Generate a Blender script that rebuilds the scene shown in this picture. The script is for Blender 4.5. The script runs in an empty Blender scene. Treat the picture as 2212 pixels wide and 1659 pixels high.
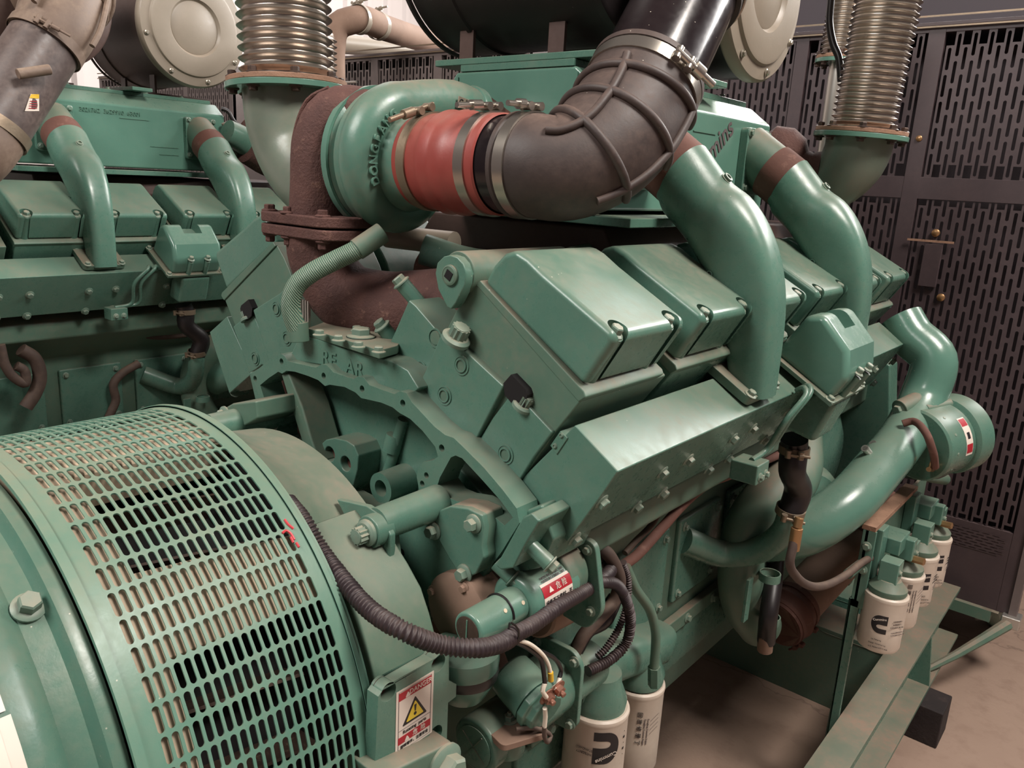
import bpy, bmesh, math, random
from mathutils import Vector, Matrix
random.seed(7)
SC = bpy.context.scene
COL = SC.collection
V = Vector
PI = math.pi

# ------------------------------------------------------------------ survey: solved camera of the place
CAM = V((1.032, -0.82, 1.55)); FPX = 1718.0
_y, _p, _r = -0.6816, 0.2511, 0.0548
FW = V((math.sin(_y)*math.cos(_p), math.cos(_y)*math.cos(_p), -math.sin(_p)))
_rt = V((math.cos(_y), -math.sin(_y), 0)); _up = _rt.cross(FW)
RT = _rt*math.cos(_r) + _up*math.sin(_r)
UP = -_rt*math.sin(_r) + _up*math.cos(_r)

def W(px, py, x=None, y=None, z=None):
    """real-world point seen at a photo position, on the plane where the surface truly stands"""
    d = FW + RT*((px-1106)/FPX) - UP*((py-829.5)/FPX)
    if x is not None: t = (x-CAM.x)/d.x
    elif y is not None: t = (y-CAM.y)/d.y
    else: t = (z-CAM.z)/d.z
    return CAM + d*t
def XZ(y, pts): return [(W(a, b, y=y).x, W(a, b, y=y).z) for a, b in pts]
def YZ(x, pts): return [(W(a, b, x=x).y, W(a, b, x=x).z) for a, b in pts]

# ------------------------------------------------------------------ materials
def nm(name):
    m = bpy.data.materials.new(name); m.use_nodes = True
    nt = m.node_tree; nt.nodes.clear()
    out = nt.nodes.new('ShaderNodeOutputMaterial'); b = nt.nodes.new('ShaderNodeBsdfPrincipled')
    nt.links.new(b.outputs[0], out.inputs[0])
    return m, nt, b
def rgb(h):
    h = h.lstrip('#'); c = [int(h[i:i+2], 16)/255 for i in (0, 2, 4)]
    return tuple((x/12.92 if x <= .04045 else ((x+.055)/1.055)**2.4) for x in c) + (1,)
def noise(nt, scale, detail=4, rough=.55, vec=None):
    n = nt.nodes.new('ShaderNodeTexNoise'); n.inputs['Scale'].default_value = scale
    n.inputs['Detail'].default_value = detail; n.inputs['Roughness'].default_value = rough
    if vec: nt.links.new(vec, n.inputs['Vector'])
    return n
def ramp(nt, src, a, b, c0=(0,0,0,1), c1=(1,1,1,1)):
    r = nt.nodes.new('ShaderNodeValToRGB'); r.color_ramp.elements[0].position = a; r.color_ramp.elements[1].position = b
    r.color_ramp.elements[0].color = c0; r.color_ramp.elements[1].color = c1
    nt.links.new(src, r.inputs[0]); return r.outputs[0]
def mix(nt, fac, a, b):
    m = nt.nodes.new('ShaderNodeMix'); m.data_type = 'RGBA'
    for s, v in ((0, fac), (6, a), (7, b)):
        if isinstance(v, (tuple, float, int)): m.inputs[s].default_value = v
        else: nt.links.new(v, m.inputs[s])
    return m.outputs[2]
def mth(nt, op, a, b=None, clamp=False):
    m = nt.nodes.new('ShaderNodeMath'); m.operation = op; m.use_clamp = clamp
    for i, v in enumerate((a, b)):
        if v is None: continue
        if isinstance(v, (float, int)): m.inputs[i].default_value = v
        else: nt.links.new(v, m.inputs[i])
    return m.outputs[0]
def finish(nt, b, col, rough, bump=None, bs=.3, dist=.002, metal=0.):
    if isinstance(col, tuple): b.inputs['Base Color'].default_value = col
    else: nt.links.new(col, b.inputs['Base Color'])
    if isinstance(rough, float): b.inputs['Roughness'].default_value = rough
    else: nt.links.new(rough, b.inputs['Roughness'])
    if isinstance(metal, float): b.inputs['Metallic'].default_value = metal
    else: nt.links.new(metal, b.inputs['Metallic'])
    if bump is not None:
        bn = nt.nodes.new('ShaderNodeBump'); bn.inputs['Strength'].default_value = bs; bn.inputs['Distance'].default_value = dist
        nt.links.new(bump, bn.inputs['Height']); nt.links.new(bn.outputs[0], b.inputs['Normal'])
def dusty(name, base, dust='#8a7565', amount=.6, rough=.35, drough=.75, lo=.35, hi=.95, specks=True, metal=0., var=.12, bump=.12, film=.16):
    """painted surface, settled dust on faces that look up, thin film of dirt in patches"""
    m, nt, b = nm(name)
    geo = nt.nodes.new('ShaderNodeNewGeometry'); tc = nt.nodes.new('ShaderNodeTexCoord')
    pos = geo.outputs['Position']
    n1 = noise(nt, 9, 5, .6, pos); n2 = noise(nt, 70, 4, .6, pos); n3 = noise(nt, 320, 2, .5, pos)
    sep = nt.nodes.new('ShaderNodeSeparateXYZ'); nt.links.new(geo.outputs['Normal'], sep.inputs[0])
    upf = ramp(nt, sep.outputs[2], lo, hi)
    patch = ramp(nt, n1.outputs[0], .32, .66)
    fine = ramp(nt, n2.outputs[0], .3, .7)
    k = mth(nt, 'MULTIPLY', upf, mth(nt, 'ADD', .45, mth(nt, 'MULTIPLY', patch, .55)))
    k = mth(nt, 'MULTIPLY', k, mth(nt, 'ADD', .75, mth(nt, 'MULTIPLY', fine, .25)))
    k = mth(nt, 'MULTIPLY', k, amount)
    k = mth(nt, 'ADD', k, mth(nt, 'MULTIPLY', mth(nt, 'MULTIPLY', patch, fine), film), True)
    bc = rgb(base) if isinstance(base, str) else base
    dk = tuple(c*(1-var*2) for c in bc[:3]) + (1,); lt = tuple(min(1, c*(1+var)) for c in bc[:3]) + (1,)
    col = mix(nt, n1.outputs[0], dk, lt)
    col = mix(nt, k, col, rgb(dust))
    if specks:
        vo = nt.nodes.new('ShaderNodeTexVoronoi'); vo.inputs['Scale'].default_value = 55; nt.links.new(pos, vo.inputs['Vector'])
        sp = ramp(nt, vo.outputs['Distance'], .035, .055, (1,1,1,1), (0,0,0,1))
        sp2 = ramp(nt, noise(nt, 4, 2, .5, pos).outputs[0], .55, .62)
        col = mix(nt, mth(nt, 'MULTIPLY', mth(nt, 'MULTIPLY', sp, sp2), .8), col, rgb('#cfc8b8'))
    ro = mth(nt, 'ADD', mth(nt, 'MULTIPLY', k, drough-rough), mth(nt, 'ADD', rough-.05, mth(nt, 'MULTIPLY', n2.outputs[0], .1)), True)
    bmp = mth(nt, 'ADD', mth(nt, 'MULTIPLY', n3.outputs[0], .35), n2.outputs[0])
    finish(nt, b, col, ro, bmp, bump, .0015, metal)
    return m
def plain(name, col, rough=.5, metal=0., spec=None, bumpscale=None, bs=.2, dist=.001, emit=None):
    m, nt, b = nm(name)
    bp = noise(nt, bumpscale, 4, .6, nt.nodes.new('ShaderNodeNewGeometry').outputs['Position']).outputs[0] if bumpscale else None
    finish(nt, b, rgb(col), float(rough), bp, bs, dist, float(metal))
    return m
def rusty(name, c0, c1, c2='#8a6a58', rough=.8, bs=.6, dist=.004, sc=60, metal=0.):
    m, nt, b = nm(name); pos = nt.nodes.new('ShaderNodeNewGeometry').outputs['Position']
    n1 = noise(nt, sc*.2, 5, .65, pos); n2 = noise(nt, sc, 5, .7, pos); n3 = noise(nt, sc*4, 3, .6, pos)
    col = mix(nt, ramp(nt, n1.outputs[0], .35, .65), rgb(c0), rgb(c1))
    col = mix(nt, ramp(nt, n2.outputs[0], .58, .75), col, rgb(c2))
    finish(nt, b, col, float(rough), mth(nt, 'ADD', n2.outputs[0], mth(nt, 'MULTIPLY', n3.outputs[0], .4)), bs, dist, float(metal))
    return m

M = {}
M['green'] = dusty('green_paint', '#537a6b', amount=.42, rough=.27)
M['green_dusty'] = dusty('green_paint_dusty', '#537262', amount=.85, film=.3, rough=.45)
M['green_glossy'] = dusty('green_paint_glossy', '#5a8273', amount=.35, rough=.2, film=.05)
M['guard_green'] = dusty('green_paint_guard', '#5f8a79', dust='#8d8069', amount=.5, rough=.33, film=.15)
M['barrel_green'] = dusty('green_paint_barrel', '#527a6b', dust='#8a7a66', amount=.4, rough=.22, film=.25)
M['bell_green'] = dusty('green_paint_bell', '#5a7564', dust='#84796a', amount=.6, rough=.45, film=.3)
M['grey_green'] = dusty('grey_green_pipe', '#6c776a', amount=.4, rough=.3, film=.2)
M['dust_inner'] = dusty('dusty_inner_frame', '#a3957f', dust='#b39c86', amount=.9, film=.75, rough=.8, specks=False)
M['rust'] = rusty('brown_rusted_iron', '#4b302c', '#5f3f38', '#7d5c50')
M['rust_flat'] = rusty('brown_iron_smooth', '#56382f', '#6b473d', '#7d5c50', bs=.2, dist=.002, sc=30)
M['dirtpipe'] = rusty('dirty_brown_pipe', '#7d6455', '#8c7262', '#8d7565', bs=.15, dist=.001, sc=30)
M['rubber'] = dusty('dusty_black_rubber', '#3a302e', '#6e5a50', amount=.55, rough=.55, film=.35, specks=True, bump=.2, var=.1)
M['duct'] = dusty('black_glossy_duct', '#1c1618', '#4a3e3c', amount=.18, rough=.16, film=.08, var=.05, bump=.03)
M['drum'] = dusty('black_air_cleaner_drum', '#1d1819', '#4a3c3a', amount=.2, rough=.42, film=.12, var=.05)
M['brown_drum'] = dusty('brown_air_cleaner_drum', '#4b3833', '#6e5a50', amount=.3, rough=.45, film=.2, specks=False)
M['cap_grey'] = dusty('pale_grey_cap', '#8f8577', '#a08c7c', amount=.3, rough=.4, film=.2, var=.06)
M['red'] = dusty('red_silicone', '#93413b', '#8a6a5c', amount=.45, rough=.4, film=.12, specks=False)
M['black_hose'] = plain('black_hose', '#1c1718', .4)
M['band'] = plain('steel_band', '#b9b2a8', .25, .9, bumpscale=40, bs=.05)
M['band_dull'] = rusty('dull_steel_band', '#7b6e5e', '#94826e', rough=.45, bs=.1, sc=30, metal=.6)
M['bellows'] = rusty('steel_bellows', '#a39a90', '#b5aaa0', '#8d7f72', rough=.3, bs=.02, dist=.0005, sc=25, metal=.85)
M['rust_flange'] = rusty('rusted_flange', '#8c6c58', '#a07c66', '#5c4034', rough=.8, bs=.5, dist=.002, sc=80)
M['dark_bolt'] = rusty('dark_bolt', '#3f322d', '#54433a', '#7d6c5a', rough=.5, bs=.2, dist=.001, sc=80, metal=.4)
M['bolt'] = dusty('painted_bolt', '#6a8577', '#9a8b78', amount=.75, rough=.35, film=.3, specks=False)
M['bright_bolt'] = plain('bright_bolt', '#a9a294', .3, .7)
M['mesh'] = dusty('dark_brown_screen_paint', '#43373a', '#5f4e4c', amount=.35, rough=.5, film=.25, specks=False, var=.1)
M['mesh_grey'] = dusty('grey_screen_paint', '#675c5a', '#7d706c', amount=.4, rough=.5, film=.25, specks=False, var=.1)
M['core'] = plain('radiator_core_dark', '#383034', .8, bumpscale=200, bs=.5)
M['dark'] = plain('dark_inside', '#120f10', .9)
M['loom'] = dusty('dark_corrugated_loom', '#30262a', '#6b5a52', amount=.4, rough=.5, film=.2, specks=False)
M['cable'] = plain('black_cable', '#1b1718', .35)
M['cable_brown'] = dusty('dusty_cable', '#4a3b35', '#7a6656', amount=.5, rough=.7, film=.4, specks=False)
M['white_wire'] = plain('white_wire', '#d8cdbc', .4)
M['terminal'] = plain('copper_terminal', '#a27564', .35, .6)
M['yellow'] = plain('yellow_sleeve', '#d9ae2e', .4)
M['filter'] = dusty('white_filter_can', '#cbbdae', '#a8927f', amount=.3, rough=.35, film=.25, specks=False, var=.04, bump=.02)
M['ink'] = plain('black_ink', '#1d1a1d', .5)
M['ink_grey'] = plain('grey_ink', '#5a5050', .5)
M['paper'] = plain('sticker_white', '#d9ccc0', .45)
M['paper_pink'] = plain('sticker_pale', '#e2cfc2', .45)
M['redink'] = plain('sticker_red', '#a3202c', .45)
M['yellowink'] = plain('sticker_yellow', '#dfc23c', .45)
M['brass'] = plain('brass', '#a5805a', .35, .7)
M['redpaint'] = plain('red_marker_paint', '#c23a42', .5)
M['creampaint'] = plain('cream_scratch', '#c9b79d', .6)
M['wood'] = rusty('dark_block', '#1f1818', '#2c2322', '#3b2f2c', bs=.4, sc=20)
M['alu'] = plain('bare_aluminium', '#c8c4bd', .3, .8)
M['numplate'] = plain('name_plate', '#8d8273', .4, .3)

# ------------------------------------------------------------------ objects
WO = {}                                            # world origin of every object
def finish_mesh(bm, ang=38):
    bmesh.ops.remove_doubles(bm, verts=bm.verts, dist=1e-6)
    bmesh.ops.recalc_face_normals(bm, faces=bm.faces)
    for f in bm.faces: f.smooth = True
    a = math.radians(ang)
    for e in bm.edges:
        if len(e.link_faces) == 2 and e.calc_face_angle(0) > a: e.smooth = False
        elif len(e.link_faces) != 2: e.smooth = False
def obj(name, bm, mat, parent=None, bevel=0, seg=2, label=None, ang=38, mats=None, solid=0):
    finish_mesh(bm, ang)
    c = V((0, 0, 0))
    lo = V([min(v.co[i] for v in bm.verts) for i in range(3)]); hi = V([max(v.co[i] for v in bm.verts) for i in range(3)])
    c = (lo+hi)/2
    bmesh.ops.translate(bm, verts=bm.verts, vec=-c)
    me = bpy.data.meshes.new(name); bm.to_mesh(me); bm.free()
    for mm in (mats or [mat]): me.materials.append(M[mm] if isinstance(mm, str) else mm)
    o = bpy.data.objects.new(name, me); COL.objects.link(o)
    place(o, c, parent)
    if solid:
        md = o.modifiers.new('solid', 'SOLIDIFY'); md.thickness = solid; md.offset = -1
    if bevel:
        md = o.modifiers.new('bevel', 'BEVEL'); md.width = bevel; md.segments = seg; md.limit_method = 'ANGLE'
        md.angle_limit = math.radians(35); md.harden_normals = True
    if label: o['label'] = label
    return o
def place(o, c, parent=None):
    c = V(c)
    if parent is not None:
        o.parent = parent; o.location = c - WO[parent.name]
    else: o.location = c
    WO[o.name] = c
def thing(name, label, cat, loc, group=None):
    o = bpy.data.objects.new(name, None); COL.objects.link(o); o.empty_display_size = .1
    o.location = V(loc); WO[o.name] = V(loc); o['label'] = label; o['category'] = cat
    if group: o['group'] = group
    return o
def tag(o, label, cat, group=None, kind=None):
    if label: o['label'] = label
    if cat: o['category'] = cat
    if group: o['group'] = group
    if kind: o['kind'] = kind
    return o

# ------------------------------------------------------------------ mesh builders (all in world coordinates)
def BM(): return bmesh.new()
def tri_area(p): return sum(p[i][0]*p[(i+1) % len(p)][1]-p[(i+1) % len(p)][0]*p[i][1] for i in range(len(p)))/2
def prism(bm, pts3, vec):
    """closed planar outline swept along vec"""
    vec = V(vec); a = [bm.verts.new(V(p)) for p in pts3]; b = [bm.verts.new(V(p)+vec) for p in pts3]
    bm.faces.new(a); bm.faces.new(b[::-1]); n = len(a)
    for i in range(n): bm.faces.new((a[i], a[(i+1) % n], b[(i+1) % n], b[i]))
def prismY(bm, poly, y0, y1): prism(bm, [(x, y0, z) for x, z in poly], (0, y1-y0, 0))
def prismX(bm, poly, x0, x1): prism(bm, [(x0, y, z) for y, z in poly], (x1-x0, 0, 0))
def prismZ(bm, poly, z0, z1): prism(bm, [(x, y, z0) for x, y in poly], (0, 0, z1-z0))
def box(bm, x0, x1, y0, y1, z0, z1): prismZ(bm, [(x0, y0), (x1, y0), (x1, y1), (x0, y1)], z0, z1)
def frame_of(d):
    d = V(d).normalized(); a = V((0, 0, 1)) if abs(d.z) < .9 else V((1, 0, 0))
    u = d.cross(a).normalized(); return u, d.cross(u).normalized(), d
def lathe(bm, prof, o, d, n=32, cap=True, arc=None, start=None):
    """prof: (radius, distance along d)"""
    o = V(o); u, v, d = frame_of(d); rings = []
    for r, h in prof:
        if r < 1e-6: rings.append([bm.verts.new(o+d*h)])
        else: rings.append([bm.verts.new(o+d*h+(u*math.cos(2*PI*i/n)+v*math.sin(2*PI*i/n))*r) for i in range(n)])
    for A, B in zip(rings, rings[1:]):
        if len(A) == 1 and len(B) == 1: continue
        for i in range(n):
            j = (i+1) % n
            if len(A) == 1: bm.faces.new((A[0], B[i], B[j]))
            elif len(B) == 1: bm.faces.new((A[i], B[0], A[j]))
            else: bm.faces.new((A[i], B[i], B[j], A[j]))
    if cap:
        if len(rings[0]) > 1: bm.faces.new(rings[0])
        if len(rings[-1]) > 1: bm.faces.new(rings[-1])
def cyl(bm, a, b, r, n=24, r2=None):
    a, b = V(a), V(b); lathe(bm, [(r, 0), (r2 if r2 is not None else r, (b-a).length)], a, b-a, n)
def loop_closed(bm, rings, closed=False):
    n = len(rings[0]); R = [[bm.verts.new(p) for p in r] for r in rings]
    for A, B in zip(R, R[1:] + ([R[0]] if closed else [])):
        for i in range(n): bm.faces.new((A[i], A[(i+1) % n], B[(i+1) % n], B[i]))
    if not closed:
        bm.faces.new(R[0]); bm.faces.new(R[-1])
def spline(pts, step=.01, closed=False):
    P = [V(p) for p in pts]
    if len(P) == 2:
        k = max(2, int((P[1]-P[0]).length/step)); return [P[0].lerp(P[1], i/k) for i in range(k+1)]
    out = []; n = len(P)
    for i in range(n-1):
        p0 = P[i-1] if i else P[0]*2-P[1]; p1, p2 = P[i], P[i+1]; p3 = P[i+2] if i+2 < n else P[-1]*2-P[-2]
        k = max(2, int((p2-p1).length/step))
        t0 = 0; t1 = t0+max(1e-4, (p1-p0).length**.5); t2 = t1+max(1e-4, (p2-p1).length**.5); t3 = t2+max(1e-4, (p3-p2).length**.5)
        for j in range(k):
            t = t1+(t2-t1)*j/k
            A1 = p0*((t1-t)/(t1-t0))+p1*((t-t0)/(t1-t0)); A2 = p1*((t2-t)/(t2-t1))+p2*((t-t1)/(t2-t1)); A3 = p2*((t3-t)/(t3-t2))+p3*((t-t2)/(t3-t2))
            B1 = A1*((t2-t)/(t2-t0))+A2*((t-t0)/(t2-t0)); B2 = A2*((t3-t)/(t3-t1))+A3*((t-t1)/(t3-t1))
            out.append(B1*((t2-t)/(t2-t1))+B2*((t-t1)/(t2-t1)))
    out.append(P[-1]); return out
def frames(path, up=None):
    T = []
    for i in range(len(path)):
        a = path[max(0, i-1)]; b = path[min(len(path)-1, i+1)]; T.append((b-a).normalized())
    u = frame_of(T[0])[0] if up is None else (V(up)-T[0]*V(up).dot(T[0])).normalized()
    out = []
    for t in T:
        u = (u-t*u.dot(t)).normalized(); out.append((u, t.cross(u).normalized(), t))
    return out
def tube(bm, pts, r, n=20, step=.01, raw=False, up=None):
    """r: number, list along the control points, or function(arc length, total)"""
    path = [V(p) for p in pts] if raw else spline(pts, step)
    L = [0]
    for a, b in zip(path, path[1:]): L.append(L[-1]+(b-a).length)
    F = frames(path, up); rings = []
    for i, p in enumerate(path):
        if callable(r): rr = r(L[i], L[-1])
        elif isinstance(r, (list, tuple)):
            q = L[i]/L[-1]*(len(r)-1); k = min(int(q), len(r)-2); rr = r[k]+(r[k+1]-r[k])*(q-k)
        else: rr = r
        u, v, t = F[i]
        if isinstance(rr, tuple): ra, rb = rr
        else: ra = rb = rr
        rings.append([p+u*(math.cos(2*PI*k/n)*ra)+v*(math.sin(2*PI*k/n)*rb) for k in range(n)])
    loop_closed(bm, rings)
def corr(bm, pts, r, pitch, depth, n=16):
    """corrugated flexible tube"""
    path = spline(pts, pitch/6); L = [0]
    for a, b in zip(path, path[1:]): L.append(L[-1]+(b-a).length)
    tube(bm, path, lambda s, t: r - depth*(.5-.5*math.cos(2*PI*s/pitch))**.6, n, raw=True)
def polyhole(bm, outer, holes, y0, y1):
    """flat plate in the XZ plane with holes, y0..y1 thick"""
    loops = [outer] + holes
    tmp = bmesh.new(); es = []
    for lp in loops:
        vs = [tmp.verts.new((x, 0, z)) for x, z in lp]
        es += [tmp.edges.new((vs[i], vs[(i+1) % len(vs)])) for i in range(len(vs))]
    bmesh.ops.triangle_fill(tmp, use_beauty=True, use_dissolve=False, edges=es, normal=(0, 1, 0))
    base = {}; top = {}
    for v in tmp.verts: base[v] = bm.verts.new((v.co.x, y0, v.co.z)); top[v] = bm.verts.new((v.co.x, y1, v.co.z))
    for f in tmp.faces:
        bm.faces.new([base[v] for v in f.verts]); bm.faces.new([top[v] for v in reversed(f.verts)])
    for e in es:
        a, b = e.verts; bm.faces.new((base[a], base[b], top[b], top[a]))
    tmp.free()
def circ2(cx, cz, r, n=20, a0=0, rz=None): return [(cx+math.cos(a0+2*PI*i/n)*r, cz+math.sin(a0+2*PI*i/n)*(rz or r)) for i in range(n)]
def round2(poly, r, k=4):
    """round the corners of a 2-D outline"""
    out = []; n = len(poly)
    for i in range(n):
        p = V(poly[i]).to_2d() if len(poly[i]) == 2 else V(poly[i]); a = V(poly[i-1])-p; b = V(poly[(i+1) % n])-p
        q = min(r, a.length*.45, b.length*.45); s = p+a.normalized()*q; e = p+b.normalized()*q
        for j in range(k+1):
            t = j/k; out.append(tuple(s*(1-t)**2+p*(2*t*(1-t))+e*t*t))
    return out

def carve(o, cutters):
    """cut shapes out of a finished part (bevel first), keep the result as its mesh"""
    obs = []
    for bm in cutters:
        finish_mesh(bm); me = bpy.data.meshes.new('cut'); bm.to_mesh(me); bm.free(); c = bpy.data.objects.new('cut', me); COL.objects.link(c); obs.append(c)
        md = o.modifiers.new('cut', 'BOOLEAN'); md.operation = 'DIFFERENCE'; md.solver = 'EXACT'; md.object = c
    bpy.context.view_layer.update(); dg = bpy.context.evaluated_depsgraph_get()
    me = bpy.data.meshes.new_from_object(o.evaluated_get(dg)); o.modifiers.clear(); o.data = me
    for c in obs: bpy.data.objects.remove(c)
    a = me.attributes.get('custom_normal')
    if a: me.attributes.remove(a)
    b = bmesh.new(); b.from_mesh(me)
    for f in b.faces: f.smooth = True
    for e in b.edges: e.smooth = not (len(e.link_faces) == 2 and e.calc_face_angle(0) > math.radians(32))
    b.to_mesh(me); b.free()
    md = o.modifiers.new('normals', 'WEIGHTED_NORMAL'); md.keep_sharp = True; md.weight = 100
    return o
# ------------------------------------------------------------------ bolts: one mesh per kind, copied
_bm = {}
def bolt_mesh(kind, mat):
    key = (kind, mat)
    if key in _bm: return _bm[key]
    bm = BM()
    if kind == 'hex':                      # flange hex bolt, radius 1, standing on z=0
        lathe(bm, [(1.45, 0), (1.45, .18), (1.1, .38)], (0, 0, 0), (0, 0, 1), 24)
        lathe(bm, [(1.0, .3), (1.0, 1.05), (.85, 1.2)], (0, 0, 0), (0, 0, 1), 6)
    elif kind == 'nut':                    # stud with nut and washer
        lathe(bm, [(1.6, 0), (1.6, .2)], (0, 0, 0), (0, 0, 1), 24)
        lathe(bm, [(1.0, .2), (1.0, 1.0), (.85, 1.1)], (0, 0, 0), (0, 0, 1), 6)
        lathe(bm, [(.5, 1.0), (.5, 1.6), (.4, 1.7)], (0, 0, 0), (0, 0, 1), 12)
    elif kind == 'twelve':                 # twelve-point flange bolt
        lathe(bm, [(1.5, 0), (1.5, .35), (1.2, .55)], (0, 0, 0), (0, 0, 1), 28)
        pr = [((1.0 if i % 2 else .84)*math.cos(PI*i/12), (1.0 if i % 2 else .84)*math.sin(PI*i/12)) for i in range(24)]
        prismZ(bm, pr, .5, 1.5); lathe(bm, [(.8, 1.49), (.8, 1.56), (.7, 1.6)], (0, 0, 0), (0, 0, 1), 24)
    elif kind == 'round':
        lathe(bm, [(1, 0), (.95, .3), (.6, .55), (0, .65)], (0, 0, 0), (0, 0, 1), 16)
    elif kind == 'plug':
        lathe(bm, [(1.3, 0), (1.3, .25), (1, .3), (1, .8), (.6, .85), (.6, .45), (0, .45)], (0, 0, 0), (0, 0, 1), 20)
    finish_mesh(bm, 32); me = bpy.data.meshes.new('bolt_' + kind); bm.to_mesh(me); bm.free(); me.materials.append(M[mat]); _bm[key] = me
    return me
def bolt(parent, p, d, r, kind='hex', mat='bolt', h=1., name='bolt', spin=None):
    o = bpy.data.objects.new(name, bolt_mesh(kind, mat)); COL.objects.link(o)
    place(o, p, parent); o.rotation_mode = 'QUATERNION'
    q = V((0, 0, 1)).rotation_difference(V(d).normalized())
    sp = random.uniform(0, 6) if spin is None else spin
    o.rotation_quaternion = q @ Matrix.Rotation(sp, 3, 'Z').to_quaternion(); o.scale = (r, r, r*h)
    return o
def text(s, parent, origin, xdir, ydir, size, mat, name='lettering', extrude=.0004, sp=1., bold=False, shear=0):
    cu = bpy.data.curves.new(name, 'FONT'); cu.body = s; cu.size = size; cu.extrude = extrude; cu.space_character = sp
    cu.shear = shear
    if bold: cu.offset = size*.012
    cu.materials.append(M[mat] if isinstance(mat, str) else mat); cu.align_x = 'CENTER'; cu.align_y = 'CENTER'
    tmp = bpy.data.objects.new('tmp', cu); COL.objects.link(tmp)
    dg = bpy.context.evaluated_depsgraph_get(); me = bpy.data.meshes.new_from_object(tmp.evaluated_get(dg)); me.name = name
    bpy.data.objects.remove(tmp)
    if not me.materials: me.materials.append(M[mat] if isinstance(mat, str) else mat)
    o = bpy.data.objects.new(name, me); COL.objects.link(o)
    X = V(xdir).normalized(); Z = X.cross(V(ydir)).normalized(); Y = Z.cross(X)
    place(o, origin, parent); o.rotation_mode = 'QUATERNION'
    o.rotation_quaternion = Matrix((X, Y, Z)).transposed().to_quaternion()
    return o
def clamp_band(parent, c, d, r, w, mat='band', sdir=None, name='hose_clamp', sr=.0045, sl=.05, th=.0018):
    """flat steel band round a hose with its screw"""
    bm = BM(); u, v, dd = frame_of(d); c = V(c)
    lathe(bm, [(r-.001, -w/2), (r+th, -w/2), (r+th, w/2), (r-.001, w/2)], c, dd, 48, cap=False)
    if sdir is not None:
        s = V(sdir); s = (s-dd*s.dot(dd)).normalized(); t = dd.cross(s).normalized(); p = c+s*(r+.008)
        for k in (-.012, .012): cyl(bm, p+t*k-dd*w*.5, p+t*k+dd*w*.5, .0065, 12)
        cyl(bm, p-t*sl*.3+s*.002, p+t*sl+s*.002, sr*.7, 10); cyl(bm, p+t*sl*.32+s*.002, p+t*sl*.6+s*.002, sr*1.3, 10)
    return obj(name, bm, mat, parent)
def slots_sheet(bm, mp, u0, v0, pu, pv, nu, nv, w, l, stagger=False, skip=None):
    """sheet of upright slots; mp(u, v) -> world point. cells that skip() accepts stay solid"""
    r = w/2; c = l/2-r; hx, hy = pu/2, pv/2; cache = {}
    def vert(u, v):
        k = (round(u, 5), round(v, 5))
        if k not in cache: cache[k] = bm.verts.new(mp(u, v))
        return cache[k]
    inner = []; outer = []
    for s in (1, -1):
        for k in range(9) if s == 1 else range(9):
            a = PI*k/8 if s == 1 else PI+PI*k/8
            inner.append((r*math.cos(a), s*c+r*math.sin(a)))
            o = {0: (hx, c), 1: (hx, (c+hy)/2), 2: (hx, hy), 3: (hx/2, hy), 4: (0, hy), 5: (-hx/2, hy), 6: (-hx, hy), 7: (-hx, (c+hy)/2), 8: (-hx, c)}[k]
            outer.append(o if s == 1 else (-o[0], -o[1]))
    n = len(inner)
    for i in range(nu):
        for j in range(nv):
            cu = u0+pu*i; cv = v0+pv*j+(pv/2 if stagger and i % 2 else 0)
            if skip and skip(cu, cv):
                ov = [vert(cu+a, cv+b) for a, b in outer]; bm.faces.new(ov); continue
            iv = [bm.verts.new(mp(cu+a, cv+b)) for a, b in inner]; ov = [vert(cu+a, cv+b) for a, b in outer]
            for k in range(n): 
                try: bm.faces.new((iv[k], iv[(k+1) % n], ov[(k+1) % n], ov[k]))
                except ValueError: pass
# ================================================================== NEAR ENGINE
PITCH = .246; CX = -.01
C30 = V((.5, 0, .8660254)); P30 = V((.8660254, 0, -.5))      # right bank: cylinder axis, deck direction
eng = thing('diesel_engine', 'large green V-type diesel engine in the foreground with rocker covers in a slanting row', 'engine', (CX, .8, .25))
Y0 = .02
def mirX(poly): return [(2*CX-x, z) for x, z in poly]

# ---- crankcase: sloped decks, skirt
deck = [(-.115, 1.215), (.10, 1.215), (.455, 1.02), (.455, .985), (.315, .90), (.315, .42), (.24, .30)]
blk = deck + [(2*CX-x, z) for x, z in reversed(deck[2:])] + [(-.12, 1.215)]
blk = [(.11, 1.215), (.42, 1.035), (.42, .985), (.315, .90), (.315, .42), (.24, .30), (-.26, .30), (-.335, .42), (-.335, .90), (-.44, .985), (-.44, 1.035), (-.13, 1.215)]
bm = BM(); prismY(bm, blk, .08, 1.62); obj('crankcase', bm, 'green_dusty', eng, bevel=.006)
bm = BM()
box(bm, .315, .335, .15, 1.60, .585, .62); obj('oil_pan_rail', bm, 'green_dusty', eng, bevel=.003)
bm = BM(); prismY(bm, [(.325, .585), (.33, .50), (.22, .28), (-.24, .28), (-.35, .50), (-.345, .585)], .12, 1.58)
obj('oil_pan', bm, 'green', eng, bevel=.008)
for y in [.2+.13*i for i in range(11)]: bolt(eng, (.335, y, .602), (1, 0, 0), .008, name='pan_bolt')
# side inspection covers on the crankcase
for i in range(6):
    bm = BM(); box(bm, .312, .327, .16+.246*i, .16+.246*i+.20, .66, .86); c = obj('side_cover', bm, 'green', eng, bevel=.006)
    for dy in (.02, .18):
        for z in (.68, .84): bolt(c, (.327, .16+.246*i+dy, z), (1, 0, 0), .007)

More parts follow.
